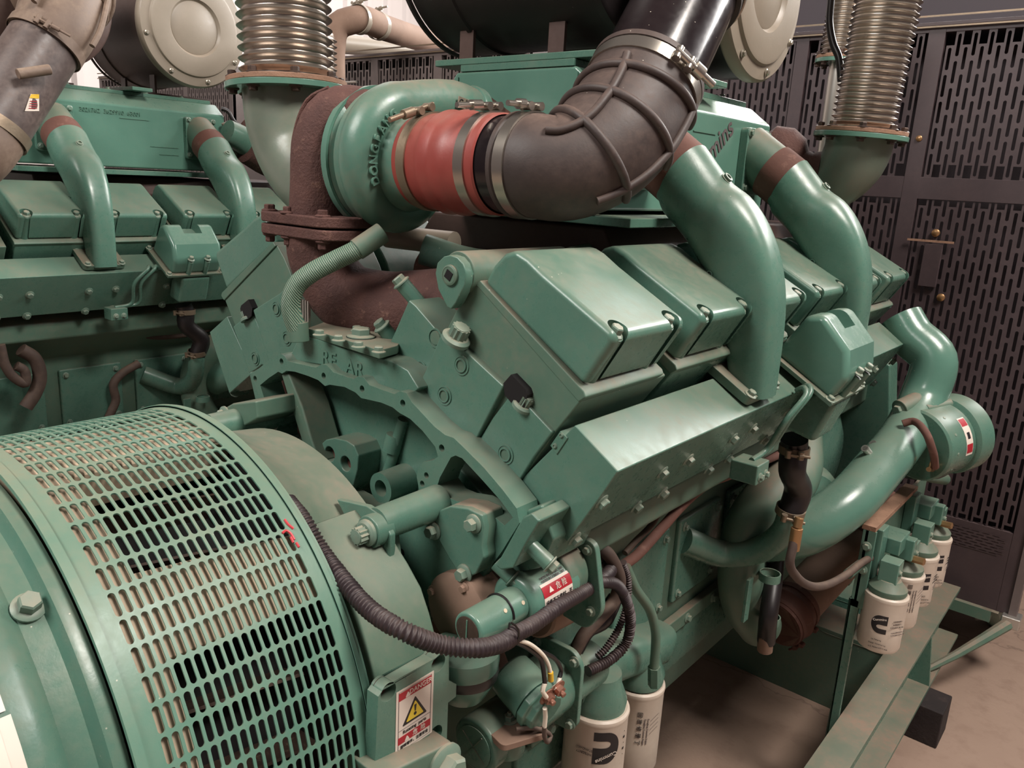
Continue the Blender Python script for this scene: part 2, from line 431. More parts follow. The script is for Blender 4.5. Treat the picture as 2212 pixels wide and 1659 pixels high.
# ---- rear end plate with its bolt rail and pockets
YR = -.03
outer_px = [(544,805),(560,795),(580,779),(604,764),(614,768),(622,780),(640,785),(668,791),(683,794),(694,787),(706,789),(720,804),(742,812),(764,819),(773,813),(786,816),(798,832),(825,842),(852,851),(864,845),(878,849),(889,868),(912,893),(938,921),(962,940),(980,946),(1000,965),(1045,1010),(1085,1057),(1116,1098),(1122,1130),(1085,1190),(1062,1222),(1040,1250),(1012,1250),(985,1215),(955,1180),(925,1130),(900,1100),(870,1110),(820,1125),(760,1110),(700,1085),(650,1040),(600,985),(590,950),(574,905),(560,860),(548,822)]
outer = XZ(YR, outer_px)
main_hole = XZ(YR, [(562,832),(580,817),(601,803),(609,807),(619,801),(637,803),(665,812),(687,821),(702,834),(712,831),(744,836),(768,848),(780,860),(794,863),(824,870),(848,880),(864,893),(872,897),(886,905),(912,930),(940,965),(946,986),(936,994),(914,998),(903,1012),(900,1030),(905,1058),(880,1078),(820,1095),(760,1085),(705,1055),(652,1010),(612,968),(598,950),(596,930),(604,918),(600,905),(586,898),(578,880),(570,858)])
tri_hole = XZ(YR, [(974,988),(984,984),(998,990),(1040,1035),(1080,1080),(1108,1118),(1090,1135),(1060,1110),(1020,1088),(985,1082),(962,1072),(945,1048),(950,1032)])
def hole(px, r=.0062, y=None, k=14):
    p = W(px[0], px[1], y=YR if y is None else y); return circ2(p.x, p.z, r, k)
rail_holes = [(551,818),(608,781),(699,812),(782,840),(870,871),(954,968),(921,1027),(912,1045),(577,905)]
bm = BM(); polyhole(bm, outer, [main_hole, tri_hole]+[hole(q, .0055 if i < 6 or i == 8 else .0048) for i, q in enumerate(rail_holes)], YR, .015)
rear = obj('rear_gear_housing', bm, 'green', eng, bevel=.0022, seg=2)
# back wall of the pockets
bm = BM(); prismY(bm, XZ(.07, [(560,800),(640,790),(880,860),(1000,985),(1110,1110),(1080,1200),(1000,1220),(920,1120),(760,1130),(640,1040),(590,930)]), .045, .10)
obj('housing_back_wall', bm, 'green', rear, bevel=.004)
# rib between brown left pocket and green centre
bm = BM(); a = [W(q[0], q[1], y=YR+.006) for q in [(606,808),(622,806),(652,880),(672,950),(690,1000),(670,1010),(650,950),(630,885)]]
prism(bm, a, (0, .06, 0)); obj('housing_rib', bm, 'green_dusty', rear, bevel=.004)
bm = BM(); prismY(bm, XZ(.03, [(566,838),(604,812),(618,830),(645,910),(655,960),(640,985),(600,950),(585,900)]), .030, .05)
obj('pocket_floor', bm, 'rust_flat', rear, bevel=.002)
def boss(px, R, r, y1, y0=.06, mat='green', lobes=None, nmn='boss'):
    p = W(px[0], px[1], y=y1); bm = BM()
    if lobes:
        out = XZ(y1, lobes[0]); hl = []
        for q in lobes[1]: c = W(q[0], q[1], y=y1); hl.append(circ2(c.x, c.z, r, 24))
        polyhole(bm, out, hl, y1, y0)
        o = obj(nmn, bm, mat, rear, bevel=.0025)
        for q in lobes[1]:
            c = W(q[0], q[1], y=y1); bm = BM(); cyl(bm, (c.x, y1+.014, c.z), (c.x, y1+.03, c.z), r*1.02, 24); obj('core_plug', bm, 'rust_flat', o)
    else:
        lathe(bm, [(r, .022), (r, .0), (R, 0), (R*1.12, y0-y1), ], (p.x, y1, p.z), (0, 1, 0), 28, cap=True)
        o = obj(nmn, bm, mat, rear)
    return o
boss((728,1000), 0, .0128, -.005, lobes=([(690,962),(703,950),(722,946),(748,952),(764,962),(774,985),(772,1015),(764,1048),(752,1068),(732,1070),(714,1055),(706,1030),(698,1000),(692,980)], [(712,981),(746,1002),(730,1042)]), nmn='triple_bore_boss')
boss((645,972), .022, .012, -.01, nmn='dowel_boss'); boss((822,1055), .026, .014, -.012, nmn='dowel_boss')
for a, b, r in (((872,905),(835,1030),.010), ((652,935),(645,960),.012), ((855,940),(845,975),.016)):
    bm = BM(); tube(bm, [W(a[0], a[1], y=.04), W(b[0], b[1], y=.035)], r, 14); obj('cast_rib', bm, 'green', rear)
# raised top block with "REAR" casting and dusty cover plate
bm = BM(); top = XZ(-.012, [(622,778),(640,738),(662,727),(700,735),(742,752),(800,768),(846,780),(880,800),(905,840),(884,858),(868,848),(800,832),(760,818),(700,790)])
prismY(bm, top, -.012, .10); obj('housing_top_block', bm, 'green', rear, bevel=.003)
def PW(px, py, z): return W(px, py, z=z)
zt = W(742, 748, y=-.012).z
plate = [PW(q[0], q[1], zt+.0) for q in [(664,726),(820,776),(858,765),(878,742),(905,716),(800,700),(742,702),(700,712)]]
bm = BM(); prism(bm, plate, (0, 0, .014)); pl = obj('valley_cover_plate', bm, 'green_dusty', rear, bevel=.0015)
for q in [(690,718),(731,730),(774,744),(818,755),(771,709),(846,700)]:
    p = PW(q[0], q[1]+6, zt+.014); bolt(pl, p, (0, 0, 1), .0075)
p = PW(780, 728, zt+.014); bm = BM(); lathe(bm, [(.024, 0), (.024, .0008)], p, (0, 0, 1), 28); obj('nut_recess', bm, 'dark', pl)
bolt(pl, p, (0, 0, 1), .016, h=.8)
for s, q in (('RE', (711,776)), ('AR', (766,796))):
    text(s, rear, W(q[0], q[1], y=-.0125), (1, 0, -.02), (0, 0, 1), .034, 'green', name='cast_lettering', extrude=.0014, sp=1.1, bold=True)

# lower right: oval cover, flange bar, sleeves
yo = -.055
ov = XZ(yo, [(938,1120),(945,1104),(972,1093),(1010,1098),(1040,1112),(1047,1140),(1042,1180),(1046,1205),(1028,1240),(1012,1248),(992,1243),(968,1205),(946,1165)])
bm = BM(); prismY(bm, [(x*1.0, z) for x, z in ov], yo+.008, -.01); obj('cover_pad', bm, 'green_dusty', rear, bevel=.003)
bm = BM(); prismY(bm, ov, yo, yo+.012); oc = obj('oval_cover', bm, 'green', rear, bevel=.003)
for q in [(938,1146),(1024,1131),(1004,1238)]: bolt(oc, W(q[0], q[1], y=yo), (0, -1, 0), .0095, h=1.2)
bm = BM(); fb = XZ(-.05, [(1128,1118),(1148,1108),(1166,1126),(1132,1182),(1108,1228),(1082,1232),(1070,1222),(1095,1178)])
prismY(bm, fb, -.05, .02); obj('flange_bar', bm, 'green', rear, bevel=.003)
bm = BM(); prismY(bm, XZ(-.01, [(1130,1105),(1170,1090),(1196,1165),(1165,1228),(1110,1240),(1080,1230)]), -.01, .10); obj('housing_corner', bm, 'green', rear, bevel=.004)
for q, l in (((1128,1162), .05), ((1083,1226), .02)):
    p = W(q[0], q[1], y=-.03); d = (P30+V((0, .25, -.1))).normalized(); e = p+d*l
    bm = BM(); cyl(bm, p-d*.01, e, .011, 18); s = obj('bolt_sleeve', bm, 'green', rear, bevel=.001); bolt(s, e, d, .0095)

# ---- flywheel housing bell
fly = None
bm = BM(); lathe(bm, [(.30, -.03), (.335, .0), (.34, .05), (.355, .10), (.372, .125), (.372, .155), (.345, .16), (.30, .16)], (CX, -.10, .80), (0, -1, 0), 96)
fly = obj('flywheel_housing', bm, 'bell_green', eng)
# struts from the housing to the block
def strut(a_px, b_px, ya, yb, r0=.024, r1=.026):
    a = W(a_px[0], a_px[1], y=ya); b = W(b_px[0], b_px[1], y=yb); b = V((a.x*.5+b.x*.5, yb, a.z*.5+b.z*.5)); a = V((b.x, ya, b.z))
    bm = BM(); tube(bm, [a, b], [r0, r1], 28, .05); o = obj('housing_strut', bm, 'green', fly); return a, b
a, b = strut((822,1132), (940,1085), -.150, -.030)
bm = BM(); c = a
prismY(bm, [(c.x-.085, c.z+.012), (c.x-.02, c.z+.022), (c.x+.010, c.z+.018), (c.x+.030, c.z-.005), (c.x+.030, c.z-.03), (c.x+.012, c.z-.12), (c.x-.01, c.z-.13), (c.x-.03, c.z-.05)], -.152, -.142)
obj('strut_web', bm, 'green', fly, bevel=.002)
bolt(fly, W(795, 1150, y=-.168), (0, -1, 0), .0125, 'twelve', h=1.1, name='strut_bolt')
bm = BM(); q = W(795, 1150, y=-.168); cyl(bm, q, q+V((0, .03, 0)), .023, 28); obj('strut_boss', bm, 'green', fly, bevel=.002)
a, b = strut((478,925), (570,895), -.150, -.02)
bm = BM(); prismY(bm, XZ(-.10, [(478,885),(500,872),(552,866),(556,905),(520,925),(480,915)]), -.10, -.01); o = obj('left_bracket', bm, 'green_dusty', fly, bevel=.004)
bolt(o, W(487, 898, y=-.10), (0, -1, 0), .012)
# arched lower skirt running down to the side mount
sk = [W(755,1120,y=-.16), W(800,1180,y=-.165), W(850,1300,y=-.165), W(885,1400,y=-.165), W(760,1400,y=-.2), W(700,1250,y=-.2), W(680,1130,y=-.2)]
bm = BM(); n = 14; ring = []
for i in range(n+1):
    th = math.radians(38+i*5.2); 
    ring.append((CX+math.sin(th)*.372, .80+math.cos(th)*.372))
out2 = [(CX+math.sin(math.radians(38+i*5.2))*(.372+.03*min(1, i/4)), .80+math.cos(math.radians(38+i*5.2))*(.372+.03*min(1, i/4))) for i in range(n+1)]
prismY(bm, ring+out2[::-1], -.24, -.13); obj('housing_skirt', bm, 'bell_green', fly, bevel=.003)
bm = BM(); prismY(bm, XZ(-.13, [(800,1130),(826,1135),(835,1210),(880,1330),(905,1400),(875,1400),(830,1300),(805,1200)]), -.135, -.10); obj('housing_edge_rib', bm, 'green_dusty', fly, bevel=.004)
bm = BM(); prismY(bm, XZ(-.05, [(835,1135),(935,1120),(990,1230),(1040,1275),(985,1300),(925,1290),(905,1360),(870,1330),(838,1220)]), -.045, .02); obj('housing_inner_web', bm, 'green', fly, bevel=.003)
p = W(868, 1193, y=-.045); bm = BM(); lathe(bm, [(.006, 0), (.006, .0006)], p, (0, -1, 0), 16); obj('web_hole', bm, 'dark', fly)

# side mounting foot with threaded holes and the danger sticker
XF = .402
ft = YZ(XF, [(817,1505),(826,1492),(935,1428),(958,1408),(970,1412),(970,1470),(986,1478),(985,1505),(968,1518),(964,1640),(960,1690),(808,1690)])
bm = BM(); hl = []
for q, r in (((839,1495), .0125), ((947,1433), .0125), ((941,1586), .0125), ((835,1655), .0125)):
    c = W(q[0], q[1], x=XF); hl.append([(c.y+r*math.cos(2*PI*i/18), c.z+r*math.sin(2*PI*i/18)) for i in range(18)])
t2 = BM(); polyhole(t2, ft, hl, -.02, 0)
for v in t2.verts: v.co = V((XF+v.co.y, v.co.x, v.co.z))
foot = obj('side_mounting_foot', t2, 'green', eng, bevel=.0025)
bm = BM(); prismX(bm, YZ(XF-.02, [(817,1508),(828,1494),(940,1430),(964,1414),(966,1518),(960,1690),(808,1690)]), .26, XF-.02); obj('foot_body', bm, 'green_dusty', foot, bevel=.002)
for q in ((839,1495), (947,1433), (941,1586), (835,1655)):
    c = W(q[0], q[1], x=XF); bm = BM(); lathe(bm, [(.0125, 0), (.0125, .001)], (XF-.016, c.y, c.z), (1, 0, 0), 18); obj('threaded_hole', bm, 'rust_flat', foot)
bm = BM(); hexa = W(950, 1640, x=.44); prismX(bm, YZ(.43, [(820,1680),(978,1602),(982,1640),(975,1700),(830,1720)]), .36, .43); obj('lower_bracket', bm, 'green_dusty', foot, bevel=.004)
bolt(foot, W(958, 1650, x=.43), (1, 0, 0), .02, h=1.1)
# sticker (each field a thin plate, lettering on top)
SX = XF+.0004
stl, sbr = W(856,1497,x=SX), W(932,1584,x=SX); y0s, y1s = stl.y, W(937,1450,x=SX).y; z1s = stl.z; z0s = W(851,1637,x=SX).z
st = thing('danger_sticker', 'white and red DANGER rotating parts warning sticker on the green mounting foot', 'sticker', (SX, (y0s+y1s)/2, (z0s+z1s)/2))
def sy(u): return y0s+(y1s-y0s)*u
def sz(v): return z1s+(z0s-z1s)*v
def srect(u0, u1, v0, v1, mat, nmx, h=.0002, par=None):
    bm = BM(); box(bm, SX-.0002, SX+h, min(sy(u0), sy(u1)), max(sy(u0), sy(u1)), sz(v1), sz(v0)); return obj(nmx, bm, mat, par or st)
srect(0, 1, 0, 1, 'paper', 'sticker_sheet', .0003)
srect(.06, .94, .045, .165, 'redink', 'red_banner', .0006); srect(.06, .94, .74, .85, 'redink', 'red_banner', .0006)
for u0, u1, v0, v1 in ((.06,.94,.03,.034), (.06,.94,.965,.969), (.06,.075,.03,.969), (.925,.94,.03,.969), (.06,.94,.635,.641)): srect(u0, u1, v0, v1, 'ink_grey', 'printed_line', .0005)
def tri(cu, cv, hw, hh, mat, nmx, h):
    bm = BM(); prismX(bm, round2([(sy(cu-hw), sz(cv+hh)), (sy(cu+hw), sz(cv+hh)), (sy(cu), sz(cv-hh))], .002), SX, SX+h); return obj(nmx, bm, mat, st)
tri(.5, .405, .33, .185, 'ink', 'warning_triangle', .0006); tri(.5, .42, .235, .135, 'yellowink', 'warning_triangle_field', .0009)
bm = BM(); prismX(bm, [(sy(.5-.03), sz(.35)), (sy(.5+.03), sz(.35)), (sy(.5+.015), sz(.45)), (sy(.5-.015), sz(.45))], SX, SX+.0012); obj('exclamation_bar', bm, 'ink', st)
bm = BM(); cyl(bm, (SX, sy(.5), sz(.49)), (SX+.0012, sy(.5), sz(.49)), .0024, 16); obj('exclamation_dot', bm, 'ink', st)
tri(.30, .115, .07, .042, 'paper', 'small_triangle', .0009); tri(.30, .805, .07, .04, 'paper', 'small_triangle', .0009)
def stext(s, u, v, size, mat, nmx='printed_words', sp=1.): text(s, st, (SX+.0009, sy(u), sz(v)), (0, 1, 0), (0, 0, 1), size, mat, nmx, .0002, sp)
stext('DANGER', .64, .105, .0098, 'paper'); stext('Rotating  parts', .5, .685, .0068, 'ink'); stext('危  险', .62, .795, .0088, 'paper'); stext('旋转零件，注意安全', .5, .905, .0054, 'ink')

# ---- heads, rocker covers: right bank made once per cylinder, left bank mirrored
cover_poly = XZ(Y0, [(1040,612),(1060,573),(1083,548),(1109,540),(1136,558),(1170,591),(1300,703),(1322,722),(1318,745),(1256,836)])
flange_poly = XZ(Y0, [(1030,615),(1040,605),(1264,845),(1268,858),(1252,868)])
head_poly = XZ(Y0, [(985,670),(1005,640),(1030,612),(1256,866),(1200,934),(1124,1040),(1060,985),(905,845),(950,740)])
raised1 = XZ(Y0, [(967,713),(985,722),(1001,740),(1050,785),(1100,831),(1064,900),(1030,966),(1003,946),(940,885),(905,847),(930,800)])
raised2 = XZ(Y0, [(1112,845),(1140,868),(1200,932),(1160,985),(1124,1042),(1100,1018),(1072,985),(1040,975),(1036,955),(1070,900)])
slot_px = [(1100,825),(1117,806),(1148,838),(1152,850),(1140,886),(1120,870),(1103,850)]
rb_r = V((.492, .185, 1.365)); cover_mesh = {}
def build_head(k, side):
    """one cylinder: head and rocker cover"""
    dy = PITCH*k + (.06 if side < 0 else 0); mx = (lambda pl: [(x, z) for x, z in pl]) if side > 0 else mirX
    bm = BM(); prismY(bm, mx(head_poly), Y0+dy, Y0+dy+.226)
    hd = obj('cylinder_head', bm, 'green_dusty' if k == 0 else 'green', eng, bevel=.003)
    if k == 0:
        for pl, yy in ((raised1, -.012), (raised2, -.006)):
            bm = BM(); prismY(bm, mx(pl), Y0+dy+yy, Y0+dy+.02); obj('raised_pad', bm, 'green', hd, bevel=.003)
        for q, r, yy in (((997,789), .010, -.012), ((960,854), .010, -.012), ((1092,981), .010, -.006)):
            p = W(q[0], q[1], y=Y0+yy); x = p.x if side > 0 else 2*CX-p.x
            bm = BM(); lathe(bm, [(r*1.5, 0), (r*1.5, .0015), (r*1.25, .0015), (r*1.25, .0005), (r*1.05, .0005), (r*1.05, .003), (r*.8, .003), (r*.8, -.0)], (x, Y0+dy+yy, p.z), (0, -1, 0), 24, cap=False)
            o = obj('plug_hole_rim', bm, 'green', hd)
            bm = BM(); lathe(bm, [(r*.8, 0), (r*.8, .001)], (x, Y0+dy+yy, p.z), (0, -1, 0), 20); obj('plug_hole', bm, 'green_dusty', hd)
        bm = BM(); prismY(bm, mx(XZ(Y0, slot_px)), Y0+dy-.013, Y0+dy-.0125+.03); obj('bolt_pocket', bm, 'dark', hd)
        p = W(1132, 856, y=Y0-.016); x = p.x if side > 0 else 2*CX-p.x; d = V((C30.x*side, 0, C30.z))
        bolt(hd, V((x, Y0+dy-.004, p.z))-d*.024, d, .0105, 'twelve', h=1.3)
    # rocker cover
    bm = BM(); prismY(bm, mx(cover_poly), Y0+dy+.004, Y0+dy+.196)
    cv = obj('rocker_cover', bm, 'green', eng, bevel=.009, seg=4)
    if k == 0:
        cuts = []
        for yy in (.05, .185):
            p = V((rb_r.x if side > 0 else 2*CX-rb_r.x, yy+dy, rb_r.z)); d = V((C30.x*side, 0, C30.z)); e = (p.y-(Y0+dy+.1)); sgn = 1 if e > 0 else -1
            q = bmesh.new(); lathe(q, [(.0165, -.12), (.0165, .05)], p+V((0, sgn*.002, 0))+V((P30.x*side, 0, P30.z))*.002, d, 28); cuts.append(q)
        carve(cv, cuts); cover_mesh[side] = cv.data
    else:
        cv.modifiers.clear(); cv.data = cover_mesh[side]; md = cv.modifiers.new('normals', 'WEIGHTED_NORMAL'); md.keep_sharp = True; md.weight = 100
    bm = BM(); prismY(bm, mx(flange_poly), Y0+dy-.003, Y0+dy+.203); obj('cover_flange', bm, 'green_dusty', cv, bevel=.002)
    for yy in (.05, .185):
        p = V((rb_r.x if side > 0 else 2*CX-rb_r.x, yy+dy, rb_r.z)); d = V((C30.x*side, 0, C30.z)); pd = V((P30.x*side, 0, P30.z))
        bm = BM(); cyl(bm, p-d*.086, p-d*.002, .0145, 24); obj('bolt_column', bm, 'green', cv, bevel=.001)
        bolt(cv, p-d*.002, d, .0088, h=1.25)
    return hd, cv
for k in range(6): build_head(k, 1)
for k in range(6): build_head(k, -1)
# head bolt that stands clear, inner bracket and sleeves (right bank rear)
inner = XZ(.05, [(903,645),(918,658),(963,710),(1000,765),(985,820),(925,862),(866,778),(850,762),(876,706)])
bm = BM(); prismY(bm, inner, .03, .16); ib = obj('inner_bracket', bm, 'green', eng, bevel=.003)
for q in ((941,730), (908,799)):
    p = W(q[0], q[1], y=.03); bm = BM(); lathe(bm, [(.0155, 0), (.0155, .0015), (.013, .0015), (.013, .0), (.0105, 0)], (p.x, .03, p.z), (0, -1, 0), 24, cap=False); obj('plug_hole_rim', bm, 'green', ib)
    bm = BM(); lathe(bm, [(.0105, 0), (.0105, .001)], (p.x, .03, p.z), (0, -1, 0), 20); obj('plug_hole', bm, 'green_dusty', ib)
for a, b in (((905,655),(868,612)), ((856,742),(826,706))):
    A = W(a[0], a[1], y=.06); B = W(b[0], b[1], y=.04); bm = BM(); cyl(bm, A+(A-B).normalized()*.02, B, .0125, 20)
    o = obj('bolt_sleeve', bm, 'green_glossy', ib, bevel=.001); bolt(o, B, B-A, .0105)
p = W(990, 722, y=.0); bolt(ib, p-C30*.012, C30, .0145, 'twelve', h=1.15, name='head_bolt')
# teardrop plate with square-drive plug and its long boss
yt = -.005
td = XZ(yt, [(940,590),(944,568),(958,554),(972,551),(988,556),(1000,570),(1007,592),(1004,615),(984,655),(974,668),(966,664),(946,625)])
bm = BM(); prismY(bm, td, yt, yt+.02); tp = obj('teardrop_plate', bm, 'green', eng, bevel=.002)
p = W(974, 594, y=yt); bm = BM(); cyl(bm, (p.x, yt+.015, p.z+.002), (p.x, yt+.26, p.z+.002), .031, 32); obj('oil_filler_boss', bm, 'green_dusty', tp, bevel=.002)
bm = BM(); lathe(bm, [(.0145, 0), (.0145, .004), (.012, .005), (.012, .0045)], (p.x, yt, p.z), (0, -1, 0), 28); pg = obj('square_plug', bm, 'green_dusty', tp)
bm = BM(); box(bm, p.x-.0062, p.x+.0062, yt-.0056, yt-.004, p.z-.0062, p.z+.0062)
bmesh.ops.rotate(bm, verts=bm.verts, cent=p, matrix=Matrix.Rotation(.5, 3, 'Y')); obj('square_socket', bm, 'dark', pg)
# small lug block below cover 1 (two screws)
bm = BM(); prismY(bm, XZ(Y0, [(1190,962),(1212,930),(1228,946),(1204,982)]), Y0-.002, Y0+.03); lb = obj('lug_block', bm, 'green', eng, bevel=.001)
for q in ((1199,963), (1213,940)): bolt(lb, W(q[0], q[1], y=Y0-.002), (0, -1, 0), .003, 'plug')

# ---- water manifolds (long chamfered boxes) and their bolts
man = XZ(Y0, [(1206,955),(1242,918),(1335,1019),(1300,1070),(1225,1172),(1120,1040)])
man_end = 1.40
for side in (1, -1):
    pl = man if side > 0 else mirX(man); dy = 0 if side > 0 else .06
    bm = BM(); prismY(bm, pl, Y0+dy, man_end+dy); mo = obj('water_manifold', bm, 'green', eng, bevel=.0022)
    fx, fz = man[2]; gx, gz = man[4]
    nrm = V((-(gz-fz), 0, (gx-fx))).normalized() * 1.0
    if nrm.x < 0: nrm = -nrm
    for k in range(6):
        for (t, yo_) in ((.44, .0), (.45, .165), (.985, .0), (.99, .165)):
            x = fx+(gx-fx)*t; z = fz+(gz-fz)*t
            bolt(mo, (x if side > 0 else 2*CX-x, Y0+dy+PITCH*k+yo_+.015, z), (nrm.x*side, 0, nrm.z), .0085)

# ---- intake pipes: aftercooler flange, round neck, flattened drop leg, foot
def ring_at(c, u, v, a, b, n=32, sq=2.0):
    out = []
    for i in range(n):
        t = 2*PI*i/n; ct, s_ = math.cos(t), math.sin(t)
        out.append(c+u*(a*math.copysign(abs(ct)**(2/sq), ct))+v*(b*math.copysign(abs(s_)**(2/sq), s_)))
    return out
def intake(yc, k):
    """one crossover pipe centred at yc"""
    t = thing_part('intake_pipe', eng, (.4, yc, 1.4))
    Y = V((0, 1, 0))
    # neck axis comes out of the aftercooler side, drops outward then straight down the bank
    path = [V((.235, yc, 1.640)), V((.285, yc, 1.605)), V((.325, yc, 1.577))]
    bm = BM(); loop_closed(bm, [ring_at(p, Y, V((.5, 0, .86)), .056, .056) for p in [V((.225, yc, 1.645)), V((.275, yc, 1.612)), V((.30, yc, 1.595))]])
    obj('neck', bm, 'green_dusty', t)
    bm = BM(); loop_closed(bm, [ring_at(p, Y, V((.5, 0, .86)), .060, .060) for p in [V((.290, yc, 1.601)), V((.300, yc, 1.595)), V((.334, yc, 1.5725))]])
    obj('rubber_joint', bm, 'rust_flat', t)
    rings = []
    # outer and inner edge of the flattened leg, half width along Y, squareness
    yq = .489
    ou = XZ(yq, [(1548,374),(1580,398),(1608,418),(1640,460),(1667,520),(1682,580),(1688,640),(1686,700),(1678,770),(1666,858)])
    inn = XZ(yq-.03, [(1408,440),(1425,462),(1452,492),(1480,528),(1508,575),(1530,620),(1550,680),(1562,740),(1566,800),(1560,848)])
    ou[0] = (.3635, 1.6255); inn[0] = (.3025, 1.5205)
    aw = [.061, .062, .060, .055, .048, .043, .039, .037, .036, .036]; sq = [2, 2, 2.2, 2.6, 3.2, 3.8, 4.2, 4.5, 4.5, 4.5]
    path_o = spline([V((x, 0, z)) for x, z in ou], .012); path_i = spline([V((x, 0, z)) for x, z in inn], .012); NN = 40
    def samp(pp, t):
        q = t*(len(pp)-1); k_ = min(int(q), len(pp)-2); return pp[k_].lerp(pp[k_+1], q-k_)
    for i in range(NN+1):
        t_ = i/NN; o_ = samp(path_o, t_); n_ = samp(path_i, t_); q = t_*9; k_ = min(int(q), 8); f_ = q-k_
        a_ = aw[k_]+(aw[k_+1]-aw[k_])*f_; s_ = sq[k_]+(sq[k_+1]-sq[k_])*f_; c_ = (o_+n_)/2; v_ = (o_-n_); b_ = v_.length/2
        rings.append(ring_at(V((c_.x, yc, c_.z)), Y, v_.normalized(), a_, b_, 48, s_))
    bm = BM(); loop_closed(bm, rings); leg = obj('drop_leg', bm, 'green', t, ang=50)
    # cone-shaped swelling where the round neck runs into the flat leg
    A_ = V((.340, yc-.010, 1.562)); B_ = V((.440, yc-.018, 1.44)); bm = BM(); tube(bm, [A_, A_.lerp(B_, .3), A_.lerp(B_, .6), B_], [.052, .049, .038, .010], 36, .01); obj('neck_swelling', bm, 'green', t)
    bolt(t, V((.415, yc, 1.570)), (.72, 0, .7), .0085, 'plug', mat='bolt', name='pipe_plug')
    # foot flange on the manifold
    c = V((.494, yc, 1.236)); bm = BM(); u = P30; hw, hy = .062, .062
    pts = [c+u*a+V((0, b, 0)) for a, b in round2([(-hw, -hy), (hw*.72, -hy), (hw*.72, hy), (-hw, hy)], .012)]
    prism(bm, [p-C30*.012 for p in pts], C30*.016); fo = obj('foot_flange', bm, 'green_dusty', t, bevel=.0015)
    for a, b in ((.58, -.82), (.58, .82), (-.82, -.82), (-.82, .82)): bolt(fo, c+u*(hw*a)+V((0, hy*b, 0))+C30*.004, C30, .0075)
    # square flange on the aftercooler
    bm = BM(); prismX(bm, round2([(yc-.058, 1.545), (yc+.058, 1.545), (yc+.058, 1.69), (yc-.058, 1.69)], .012), .232, .25); fl = obj('cooler_flange', bm, 'green', t, bevel=.0015)
    for a in (-.047, .047):
        for z in (1.56, 1.679): bolt(fl, (.25, yc+a, z), (1, 0, 0), .0065)
    for i_, s_ in enumerate(('Quality', 'QSK38', 'Chongqing')):
        text(s_, leg, (.438-.005*i_, yc-.046, 1.40-.018*i_), (.72, 0, -.70), (.70, 0, .72), .016, 'green', 'cast_lettering', .0012)
    return t
def thing_part(name, parent, loc):
    o = bpy.data.objects.new(name, None); COL.objects.link(o); place(o, loc, parent); return o
intake(.489, 0); intake(.981, 1)

# ---- aftercooler
AX0, AX1, AY0, AY1 = -.115, .232, .36, 1.085
sec = [(AX0, 1.505), (AX1, 1.505), (AX1, 1.705), (AX1-.055, 1.745), (AX0+.01, 1.745), (AX0, 1.735)]
bm = BM(); prismY(bm, sec, AY0, AY1); ac = obj('aftercooler', bm, 'green_glossy', eng, bevel=.006, seg=3)
bm = BM(); prismZ(bm, [(AX0-.02, AY0-.015), (AX1+.09, AY0-.015), (AX1+.09, AY0+.10), (AX1+.01, AY1+.01), (AX0-.02, AY1+.01)], 1.482, 1.498); obj('cooler_base_flange', bm, 'green', ac, bevel=.002)
for i in range(7): bolt(ac, (AX0+.0+.06*i, AY0-.008+.0, 1.498), (0, 0, 1), .006)
bm = BM(); prismZ(bm, [(AX0+.02, AY0+.0), (AX1-.06, AY0+.0), (AX1-.06, AY1-.02), (AX0+.02, AY1-.02)], 1.745, 1.757); tpz = obj('cooler_top_plate', bm, 'green', ac, bevel=.001)
for i in range(5): bolt(tpz, (AX1-.072, AY0+.08+.13*i, 1.757), (0, 0, 1), .006)
for xx in (AX0+.016, AX1-.05): 
    bm = BM(); box(bm, xx-.0015, xx+.0015, AY0-.003, AY0+.001, 1.51, 1.735); obj('weld_seam', bm, 'green_glossy', ac)
for x_, z_ in ((.02, 1.665), (.205, 1.70), (AX0+.008, 1.70), (AX0+.008, 1.62)): bolt(ac, (x_, AY0, z_), (0, -1, 0), .008)
# "Cummins" cast logo on the side and the part number
text('Cummins', ac, (AX1+.001, .78, 1.62), (0, .80, .60), (0, -.60, .80), .062, 'ink_grey', 'logo_lettering', .0006, 1.0, True)
for a in ((.70, .80, 1.665), (.80, .90, 1.58), (.83, .90, 1.555)):
    bm = BM(); box(bm, AX1, AX1+.002, a[0], a[1], a[2]-.001, a[2]+.001); obj('cast_line', bm, 'green', ac)
# saddle for the air cleaner
for yy in (.40, .78):
    bm = BM(); box(bm, -.17, .24, yy-.035, yy+.035, 1.758, 1.77); s = obj('air_cleaner_saddle', bm, 'green', ac, bevel=.002)
# far-side water pipe and inclined filler

# ---- breather box (twin hump cover on the manifold)
yb0, yb1 = .665, .832
hump = [(-.052, .0), (.052, .0), (.052, .055), (.038, .115), (.0, .135), (-.036, .118), (-.050, .075)]
c0 = V((.535, 0, 1.215))
def HB(p): return c0 + P30*p[0] + C30*p[1]
prof = [(-.075, 0.0), (.062, 0.0), (.062, .052), (.03, .094), (-.045, .118), (-.07, .098)]
bm = BM(); pts = [HB(p) for p in prof]; prism(bm, [p+V((0, yb0, 0)) for p in pts], (0, yb1-yb0, 0)); br = obj('breather_cover', bm, 'green_glossy', eng, bevel=.013, seg=5)
q = BM(); prism(q, [HB(p)+V((0, yb0+.055, 0)) for p in ((-.10, .078), (-.015, .090), (.0, .15), (-.10, .15))], (0, .062, 0)); carve(br, [q])
lowp = [(-.078, .085), (.0, .085), (.0, .115), (-.05, .13), (-.078, .118)]
for yy in (yb0+.055, yb1-.055):
    bm = BM(); q = HB((.064, 0)); cyl(bm, q+C30*.0+V((0, yy, 0)), q+C30*.050+V((0, yy, 0)), .008, 14); obj('bolt_column', bm, 'green', br)
    bolt(br, HB((.060, .055))+V((0, yy, 0)), C30, .0075, h=1.4)
